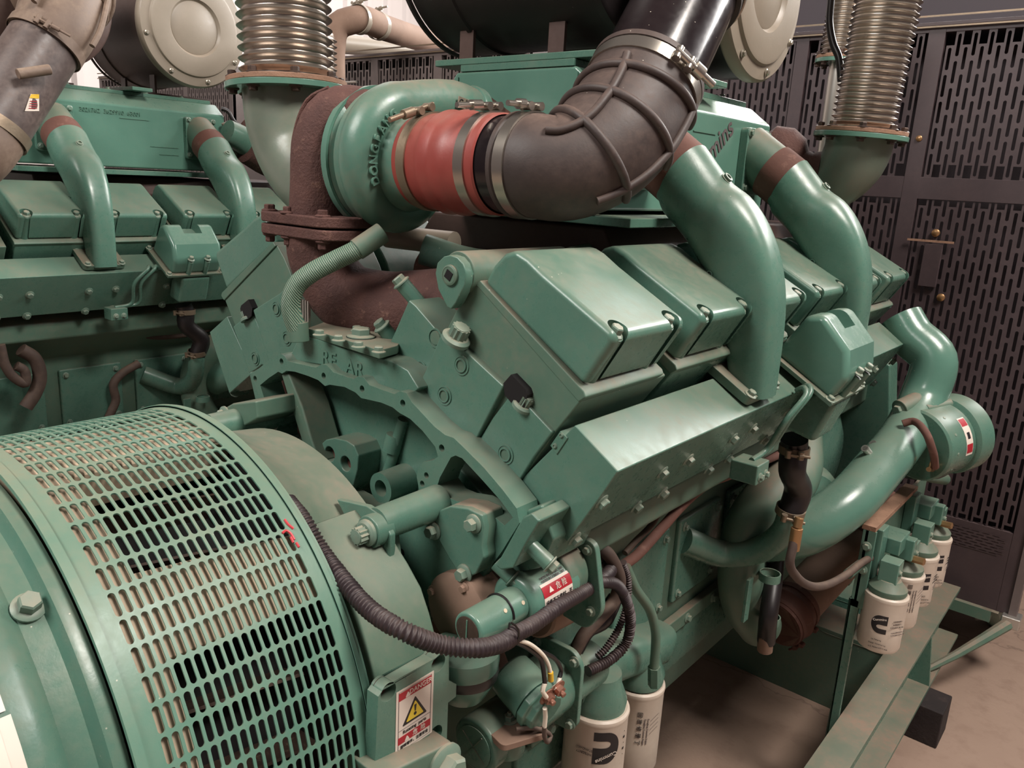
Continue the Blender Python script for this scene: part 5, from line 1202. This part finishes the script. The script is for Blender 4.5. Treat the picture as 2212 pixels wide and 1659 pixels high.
for z in (.70, .76): bolt(fb_, (.606, 1.06, z), (0, -1, 0), .008)
bm = BM(); box(bm, .590, .612, 1.06, 1.07, .14, .62); box(bm, .590, .596, 1.06, 1.10, .14, .62); obj('post', bm, 'green', fb_, bevel=.002)
bm = BM(); box(bm, .590, .612, 1.55, 1.56, .14, .62); obj('post', bm, 'green', fb_, bevel=.002)
# ================================================================== RADIATOR ENCLOSURE WITH PERFORATED SCREEN
FY = 2.10
def screen_panel(name, y, x0, x1, z0, z1, mat, parent, pitch=(.0225, .080), slot=(.0098, .066), normal=-1):
    nu = int((x1-x0)/pitch[0]); nv = int((z1-z0)/pitch[1]); bm = BM(); uo = (x0+x1)/2-(nu-1)*pitch[0]/2; vo = (z0+z1)/2-nv*pitch[1]/2+pitch[1]/4
    slots_sheet(bm, lambda u, v: V((u, y, v)), uo, vo, pitch[0], pitch[1], nu, nv, slot[0], slot[1], True)
    return obj(name, bm, mat, parent, solid=.0015)
def enclosure(x, label, mat='mesh', width=1.70, slots=True, y=FY, group=None, lowslots=True):
    t = thing('radiator_enclosure', label, 'radiator', (x, y+.4, .1), group)
    X0, X1 = x-width/2, x+width/2
    zs = [(.60, 1.10), (1.16, 1.50), (1.60, 2.02)]
    cols = [(X0+.04, X0+.72), (X0+.765, X0+1.145), (X0+1.195, X1-.04)]
    # sheet frame members around the slotted fields
    bm = BM()
    zz = [.24, .60, 1.10, 1.16, 1.50, 1.60, 2.02, 2.09]
    for a, b in ((.24, .52), (1.56, 1.63), (2.07, 2.09)): box(bm, X0, X1, y, y+.02, a, b)
    bm2 = BM()
    for a, b in ((X0, X0+.04), (X0+.72, X0+.765), (X0+1.145, X0+1.195), (X1-.04, X1)): box(bm2, a, b, y-.001, y+.02, .24, 2.09)
    obj('frame_rail', bm, mat, t, bevel=.001); obj('frame_post', bm2, mat, t, bevel=.001)
    if slots:
        for c in cols:
            for z in ((.52, 1.56), (1.63, 2.07)):
                screen_panel('slotted_panel', y+.004, c[0], c[1], z[0], z[1], mat, t)
        if lowslots:
            for c in cols[1:]:
                bm = BM(); slots_sheet(bm, lambda u, v: V((v, y-.0015, u)), .435, c[0]+.03, .010, .03, 7, int((c[1]-c[0]-.04)/.03), .004, .022, True)
                obj('louvre_rows', bm, mat, t)
    bm = BM(); box(bm, X0+.02, X1-.02, y+.16, y+.75, .22, 2.05); obj('radiator_core', bm, 'core', t)
    for a, b in ((X0, X0+.004), (X1-.004, X1)):
        bm = BM(); box(bm, a, b, y, y+.80, .24, 2.09); obj('side_sheet', bm, mat, t, bevel=.001)
    bm = BM(); box(bm, X0, X1, y-.005, y+.80, 2.09, 2.10); obj('top_sheet', bm, mat, t, bevel=.001)
    for z in (2.083, 2.115):
        bm = BM(); box(bm, X0, X1, y-.012, y-.004, z, z+.005); obj('bright_edge', bm, 'band_dull', t)
    for xx in (X0+.74, X0+1.17):
        for z in (1.30, 1.75): bolt(t, (xx, y-.001, z), (0, -1, 0), .010, 'round', mat='brass')
    bm = BM(); box(bm, X0+.05, X1-.05, y-.02, y+.80, .20, .24); obj('base_sheet', bm, 'green_dusty', t)
    for a in (X0+.03, X1-.08):
        bm = BM(); prismX(bm, [(y-.02, .24), (y+.2, .24), (y+.45, .0), (y+.38, .0)], a, a+.05); obj('leg_brace', bm, 'green_dusty', t)
    return t
encA = enclosure(CX, 'dark brown radiator enclosure with perforated screen in front of the near engine', 'mesh')
# hinge plate and latch on the screen
bm = BM(); box(bm, .385, .44, FY-.012, FY-.001, 1.28, 1.42); lp = obj('latch_plate', bm, 'mesh', encA, bevel=.002)
bm = BM(); box(bm, .33, .47, FY-.014, FY-.010, 1.425, 1.432); obj('latch_bar', bm, 'rust_flange', encA)
for p in ((.41, 1.455), (.46, 1.25)): bolt(encA, (p[0], FY-.002, p[1]), (0, -1, 0), .013, 'round', mat='brass')
# bright post at the right lower edge, strap, bolts
bm = BM(); box(bm, .835, .86, FY-.01, FY+.03, .22, 2.09); obj('corner_angle', bm, 'mesh_grey', encA, bevel=.002)
bm = BM(); prismX(bm, [(FY-.03, .205), (FY+.03, .205), (FY+.03, .245), (FY-.03, .245)], .82, .875); obj('corner_foot', bm, 'alu', encA, bevel=.004)
for z in (.62, .95): bolt(encA, (.848, FY-.01, z), (0, -1, 0), .014, 'round', mat='rust_flange')
bm = BM(); tube(bm, [V((.85, FY, .22)), V((.74, FY-.25, .16)), V((.66, FY-.42, .13))], (.02, .008), 8, .1); obj('tie_strap', bm, 'green_dusty', encA)
# grey units behind the left engine
encB = enclosure(CX-2.0, 'grey radiator enclosure with slotted screen behind the left engine', 'mesh_grey', y=FY-.22)
encC = enclosure(CX-4.2, 'farther grey radiator enclosure with slotted screen at the left, behind the air cleaner', 'mesh_grey', y=FY-.22)
# tops of the pipes that run over the left enclosure
def bigpipe(lab, pts, r, mat, clamps=()):
    t = thing('coolant_pipe', lab, 'pipe', pts[0]); bm = BM(); tube(bm, pts, r, 28, .03); obj('pipe_run', bm, mat, t)
    for c, d in clamps: clamp_band(t, c, d, r+.003, .03, 'cap_grey', (0, -.6, 1), sl=.06, sr=.006)
    return t
a0 = W(718, 200, y=1.45); a1 = W(718, 100, y=1.45); a2 = W(728, 58, y=1.47); a3 = W(775, 42, y=1.55); a4 = W(830, 60, y=1.75); a5 = W(920, 88, y=2.2); a6 = W(1000, 105, y=2.7)
bigpipe('dusty pipe with rubber elbow rising beside the bellows and running over the grey enclosure', [a0-V((0, 0, .4)), a0, a1, a2, a3, a4, a5, a6], .055, 'dirtpipe', ((a3, a4-a3), (a3.lerp(a4, .75), a4-a3)))
b0, b1 = W(735, 95, y=2.15), W(830, 105, y=2.45); bigpipe('second dusty pipe lying lower behind the first over the grey enclosure', [b0-(b1-b0)*.6, b0, b1, b1+(b1-b0)*1.2], .05, 'cap_grey')
bm = BM(); tube(bm, [W(738, 80, y=1.7), W(760, 66, y=1.7), W(810, 70, y=1.8), W(870, 88, y=2.0), W(905, 92, y=2.2)], .016, 12); o = obj('black_hose', bm, 'black_hose', None); tag(o, 'thin black hose arching under the dusty pipe at the top', 'hose')

# ================================================================== SECOND ENGINE, behind on the left: copies with every part
OFF = V((-2.0, -.221, .015))
def copy_tree(o, parent=None, off=None):
    c = o.copy(); COL.objects.link(c); WO[c.name] = WO[o.name]+OFF
    if parent is None: c.location = o.location+off
    else: c.parent = parent
    for ch in list(o.children): copy_tree(ch, c)
    return c
bpy.context.view_layer.update()
e2 = copy_tree(eng, None, OFF); e2['label'] = 'second green diesel engine farther back on the left, partly hidden'
for o in list(bpy.data.objects):
    if o.name.startswith('logo_lettering') and o.parent and o.parent.parent == e2: bpy.data.objects.remove(o)
pn = W(240, 242, x=-2.0+AX1+.002)
text('3021762  3629910  63001', e2, (AX1-2.0+.001, pn.y, pn.z), (0, 1, 0), (0, 0, 1), .019, 'green', 'cast_lettering', .0015)
for o in list(bpy.data.objects):
    if o.parent is None and o.name.startswith('air_cleaner') and 'air_cleaner' == o.get('category', '').replace(' ', '_') and o.location.x > -1:
        c = copy_tree(o, None, OFF)
        c['label'] = 'air cleaner drum with large pale grey end cap over the left engine' if o.location.y > .7 else 'brown air cleaner drum at the top left behind the dusty duct'
        for ch in c.children:
            if ch.name.startswith('canister') or ch.name.startswith('outlet_end') or ch.name.startswith('rim'):
                ch.data = ch.data.copy(); ch.data.materials[0] = M['brown_drum']
for nm_, lb in (('skid_base', 'green steel skid rails under the left engine'), ('starter_motor', 'starter motor low on the left engine at the left edge')):
    c = copy_tree(bpy.data.objects[nm_], None, OFF+V((0, 0, -.015))); c['label'] = lb
# duct of the left engine (larger, dusty)
d2u = thing('intake_duct', 'dusty grey-brown intake duct with ribbed elbow and paper label at the top left', 'duct', (-1.42, .08, 1.7))
L0 = V((-1.405, -.02, 1.618)); L1 = V((-1.435, .135, 1.835)); LD = (L1-L0).normalized()
M['dusty_duct'] = dusty('dusty_brown_duct', '#4d4240', '#8d7a70', amount=.6, rough=.4, film=.35, specks=False)
M['dusty_rubber'] = dusty('dusty_tan_rubber', '#6d5a4e', '#93806f', amount=.7, rough=.6, film=.5, specks=False)
bm = BM(); lathe(bm, [(.089, -.04), (.089, (L1-L0).length+.03)], L0, LD, 64, cap=False); obj('duct_tube', bm, 'dusty_duct', d2u)
clamp_band(d2u, L0-LD*.01, LD, .095, .028, 'band_dull', (.6, -.6, 0)); clamp_band(d2u, L1+LD*.01, LD, .096, .026, 'dusty_rubber', (.7, -.5, 0), sl=.07)
bm = BM(); tube(bm, [L0-LD*.0, L0-LD*.08+V((0, -.01, 0)), L0-LD*.14+V((-.04, -.02, 0))], [.092, .095, .095], 40); obj('lower_elbow', bm, 'dusty_rubber', d2u)
ue = [L1, L1+LD*.07, L1+LD*.14+V((-.03, .0, .02)), V((-1.60, .28, 2.02)), V((-1.76, .28, 2.02))]
ur = [.094, .10, .110, .115, .11]
bm = BM(); tube(bm, ue, ur, 56, .01, up=(0, 0, 1)); ueo = obj('rubber_elbow', bm, 'dusty_rubber', d2u)
p2 = spline(ue, .01); F2 = frames(p2, (0, 0, 1)); 
for fr_ in (.32, .5, .68):
    i = int(fr_*(len(p2)-1)); u, v, t = F2[i]; k = fr_*(len(ur)-1); rr = ur[int(k)]+(ur[min(int(k)+1, 4)]-ur[int(k)])*(k-int(k))
    bm = BM(); tube(bm, [p2[i]+(u*math.cos(a*PI/12)+v*math.sin(a*PI/12))*(rr+.002) for a in range(25)], .008, 8, .02); obj('elbow_rib', bm, 'dusty_rubber', ueo)
for ang in (-60, 30, 120):
    bm = BM(); tube(bm, [p2[i]+(F2[i][0]*math.cos(math.radians(ang))+F2[i][1]*math.sin(math.radians(ang)))*(.112) for i in range(4, len(p2)-3, 2)], .008, 8, .02); obj('elbow_rib', bm, 'dusty_rubber', ueo)
# stub and paper label on that duct
def on_duct(px, py):
    d = (FW+RT*((px-1106)/FPX)-UP*((py-829.5)/FPX)).normalized(); o = CAM-L0; dp = d-LD*d.dot(LD); op = o-LD*o.dot(LD)
    a = dp.dot(dp); b = op.dot(dp); c = op.dot(op)-.0895**2; D = max(0, b*b-a*c); return CAM+d*((-b-D**.5)/a)
s0 = on_duct(75, 160); nrm = s0-L0; nrm = (nrm-LD*nrm.dot(LD)).normalized()
tdir = LD.cross(nrm).normalized()
bm = BM(); cyl(bm, W(38, 160, x=s0.x+.03), W(108, 150, x=s0.x+.03), .013, 20); obj('drain_stub', bm, 'dusty_rubber', d2u, bevel=.002)
bm = BM(); q = [on_duct(*a)+nrm*.0008 for a in ((66,203), (84,204), (84,240), (53,240))]; 
vs = [bm.verts.new(p) for p in q]; bm.faces.new(vs); obj('paper_label', bm, 'paper', d2u, solid=.0005)
bm = BM(); q = [on_duct(*a)+nrm*.0016 for a in ((67,203.5), (84,204), (84,213), (63,212))]; vs = [bm.verts.new(p) for p in q]; bm.faces.new(vs); lbq = obj('label_heading', bm, 'yellow', d2u)
for k in range(4):
    bm = BM(); y_ = 218+k*5; q = [on_duct(*a)+nrm*.0016 for a in ((65-k, y_), (80, y_+.5), (80, y_+2), (64-k, y_+1.5))]; vs = [bm.verts.new(p) for p in q]; bm.faces.new(vs); obj('label_print', bm, 'redink', d2u)
# front turbo exhaust of the left engine: green joint, rust elbow
bm = BM(); tube(bm, [W(490,285,x=-1.70), W(520,300,x=-1.70), W(548,322,x=-1.70)], [.045, .048, .05], 28); o1 = obj('turbo_joint', bm, 'green', e2)
bm = BM(); tube(bm, [W(535,315,x=-1.68), W(565,332,x=-1.68), W(600,350,x=-1.68), W(640,352,x=-1.68)], [.065, .07, .066, .06], 28); obj('exhaust_elbow', bm, 'rust', e2)
bm = BM(); tube(bm, [W(478,235,x=-1.75), W(492,240,x=-1.74), W(505,262,x=-1.73), W(530,280,x=-1.72)], .008, 10); obj('vent_hose', bm, 'black_hose', e2)
bm = BM(); tube(bm, [W(485,265,x=-1.74), W(500,305,x=-1.74), W(516,345,x=-1.74)], .012, 12); obj('breather_rod', bm, 'cap_grey', e2)
# bellows of the left engine peeping out behind the near one
fD = V((-1.55, 1.10, 1.72))
bellows(fD, 'steel bellows of the left engine peeping out right of the big bellows', .085, .02, 14, .11, (0, 0, 0), [fD, fD-V((0, 0, .08)), fD-V((.0, 0, .2))], [.08, .075, .06])
# hoses low on the left engine
XL = -1.64
def LC(px, py, x=XL): return W(px, py, x=x)
cable('dusty_hose', 'dusty brown hose slung under the manifold of the left engine', [LC(-20,738), LC(60,722), LC(140,708), LC(215,702), LC(270,712), LC(330,726), LC(400,722), LC(450,710)], .012, 'cable_brown', 'hose')
cable('dusty_hose', 'wavy brown hose hanging down the side of the left engine', [LC(300,785), LC(262,808), LC(245,830), LC(250,865), LC(240,890), LC(232,908)], .014, 'cable_brown', 'hose')
cable('dusty_hose', 'thick brown hose looping at the left edge of the left engine', [LC(45,755,-1.58), LC(75,775,-1.58), LC(86,815,-1.58), LC(75,850,-1.58), LC(55,880,-1.58)], .020, 'cable_brown', 'hose')
cable('dusty_hose', 'bent brown pipe ring at the left edge beside the loop', [LC(0,745,-1.57), LC(12,790,-1.57), LC(30,815,-1.57), LC(55,828,-1.57), LC(52,800,-1.57), LC(35,790,-1.57)], .014, 'cable_brown', 'hose')

# ================================================================== FLOOR, WALLS
def mk_floor():
    m, nt, b = nm('concrete'); pos = nt.nodes.new('ShaderNodeNewGeometry').outputs['Position']
    n1 = noise(nt, 1.2, 6, .6, pos); n2 = noise(nt, 14, 6, .65, pos); n3 = noise(nt, 120, 3, .6, pos)
    col = mix(nt, ramp(nt, n1.outputs[0], .35, .65), rgb('#957d6e'), rgb('#a48c7c')); col = mix(nt, ramp(nt, n2.outputs[0], .5, .8), col, rgb('#8a7264'))
    vo = nt.nodes.new('ShaderNodeTexVoronoi'); vo.feature = 'DISTANCE_TO_EDGE'; vo.inputs['Scale'].default_value = 1.1
    wv_ = nt.nodes.new('ShaderNodeVectorMath'); wv_.operation = 'ADD'; sc = nt.nodes.new('ShaderNodeVectorMath'); sc.operation = 'SCALE'; sc.inputs['Scale'].default_value = .25
    nt.links.new(noise(nt, 5, 4, .6, pos).outputs['Color'], sc.inputs[0]); nt.links.new(pos, wv_.inputs[0]); nt.links.new(sc.outputs[0], wv_.inputs[1]); nt.links.new(wv_.outputs[0], vo.inputs['Vector'])
    cr = ramp(nt, vo.outputs['Distance'], .0, .006, (1, 1, 1, 1), (0, 0, 0, 1)); col = mix(nt, mth(nt, 'MULTIPLY', cr, .45), col, rgb('#4b3b34'))
    finish(nt, b, col, .7, mth(nt, 'ADD', n2.outputs[0], mth(nt, 'MULTIPLY', n3.outputs[0], .4)), .35, .004); return m
M['concrete'] = mk_floor()
bm = BM(); box(bm, -8, 4, -4, 7, -.1, 0); o = obj('floor', bm, 'concrete', None); o['kind'] = 'structure'
def corrugated(name, x0, x1, y, z0, z1, mat):
    bm = BM(); pts = []; x = x0
    while x < x1: pts += [(x, y), (x+.12, y), (x+.15, y-.03), (x+.20, y-.03), (x+.23, y)]; x += .23+.02
    prismZ(bm, pts+[(x1+.3, y+.05), (x0, y+.05)], z0, z1); o = obj(name, bm, mat, None); o['kind'] = 'structure'; return o
M['wall'] = plain('pale_corrugated_sheet', '#cfc6c2', .6); M['walldark'] = plain('dull_wall_sheet', '#4c4347', .7)
corrugated('wall_back', -6, 4, 6.9, 0, 5.2, 'wall')
M['backdrop_grey'] = plain('dark_hall_backdrop', '#4d464c', .6)
bm = BM(); pts = []; yv = -4
while yv < 7: pts += [(-6, yv), (-6, yv+.14), (-5.965, yv+.17), (-5.965, yv+.22), (-6, yv+.25)]; yv += .27
prismZ(bm, pts+[(-6.1, 7.2), (-6.1, -4)], 0, 5.2); o = obj('wall_left', bm, 'wall', None); o['kind'] = 'structure'
bm = BM(); box(bm, 3.9, 4.0, -4, 7, 0, 5.2); o = obj('wall_right', bm, 'walldark', None); o['kind'] = 'structure'
bm = BM(); box(bm, -8, 4, -4.1, -4.0, 0, 5.2); o = obj('wall_front', bm, 'walldark', None); o['kind'] = 'structure'
bm = BM(); box(bm, -8, 4, -4, 7, 5.2, 5.3); o = obj('ceiling', bm, 'walldark', None); o['kind'] = 'structure'
# dark plenum far behind the right enclosure
bm = BM(); box(bm, -1.7, 3.6, 4.2, 5.0, 0, 3.0); o = obj('dark_backdrop', bm, 'backdrop_grey', None, bevel=.004); tag(o, 'tall dark grey plenum far behind the perforated screen on the right', 'backdrop')  # plain dark box filling the view behind the right screen
# crates / guards with bright rods seen between the left engine and the bellows
wf = thing('wire_rack', 'white wire rack and slotted panels behind the left engine', 'rack', (-2.6, 1.62, 0))
for i in range(7):
    bm = BM(); cyl(bm, V((-2.75+.09*i, 1.72, 0)), V((-2.75+.09*i, 1.72, 2.1)), .008, 8); obj('upright_rod', bm, 'alu', wf)
for i in range(8):
    bm = BM(); cyl(bm, V((-2.85, 1.715, 1.25+.1*i)), V((-2.05, 1.715, 1.25+.1*i)), .006, 8); obj('cross_rod', bm, 'alu', wf)
cable('black_cable', 'black cable hanging beside the long bellows at the top right', [W(1800,-60,y=1.30), W(1795,0,y=1.30), W(1792,50,y=1.30), W(1800,95,y=1.30), W(1812,125,y=1.30), W(1817,175,y=1.30)], .009, 'cable')
# ------------------------------------------------------------------ keep the tree at three levels
bpy.context.view_layer.update()
def depth(o):
    d = 1
    while o.parent: o = o.parent; d += 1
    return d
for o in list(bpy.data.objects):
    while depth(o) > 3:
        g = o.parent.parent
        o.location = WO[o.name] - WO[g.name]; o.parent = g
# ------------------------------------------------------------------ camera
cd = bpy.data.cameras.new('camera'); cam = bpy.data.objects.new('camera', cd); COL.objects.link(cam)
cd.sensor_fit = 'HORIZONTAL'; cd.sensor_width = 36; cd.lens = 36*FPX/2212; cd.clip_start = .02; cd.clip_end = 60
cam.matrix_world = Matrix.Translation(CAM) @ Matrix((RT, UP, -FW)).transposed().to_4x4()
SC.camera = cam
# ------------------------------------------------------------------ light
w = bpy.data.worlds.new('world'); SC.world = w; w.use_nodes = True
w.node_tree.nodes['Background'].inputs[0].default_value = (.80, .73, .74, 1); w.node_tree.nodes['Background'].inputs[1].default_value = .58
def area(name, loc, target, sx, sy, power, col=(1, .95, .9)):
    l = bpy.data.lights.new(name, 'AREA'); l.shape = 'RECTANGLE'; l.size = sx; l.size_y = sy; l.energy = power; l.color = col
    o = bpy.data.objects.new(name, l); COL.objects.link(o); o.location = loc
    o.rotation_euler = (V(target)-V(loc)).to_track_quat('-Z', 'Y').to_euler(); return o
area('high_window_light', (.6, 6.3, 4.6), (.4, .5, 1.3), 6.5, 1.9, 1050, (1, .97, .93))
area('overhead_light', (2.6, .6, 4.7), (.6, .8, 1), 1.2, 1.2, 240, (1, .93, .86))
area('overhead_light', (-.6, -3.0, 4.3), (0, 0, 1), 2.4, 1.4, 190, (1, .95, .90))
area('overhead_light', (-3.6, 3.4, 4.9), (-4.2, 3.2, 1.5), 2.5, 2.5, 110, (1, .97, .97))  # added to brighten the left wall, no known fixture there
SC.view_settings.view_transform = 'Standard'; SC.view_settings.look = 'None'; SC.view_settings.exposure = .0; SC.view_settings.gamma = 1
SC.view_settings.use_curve_mapping = False
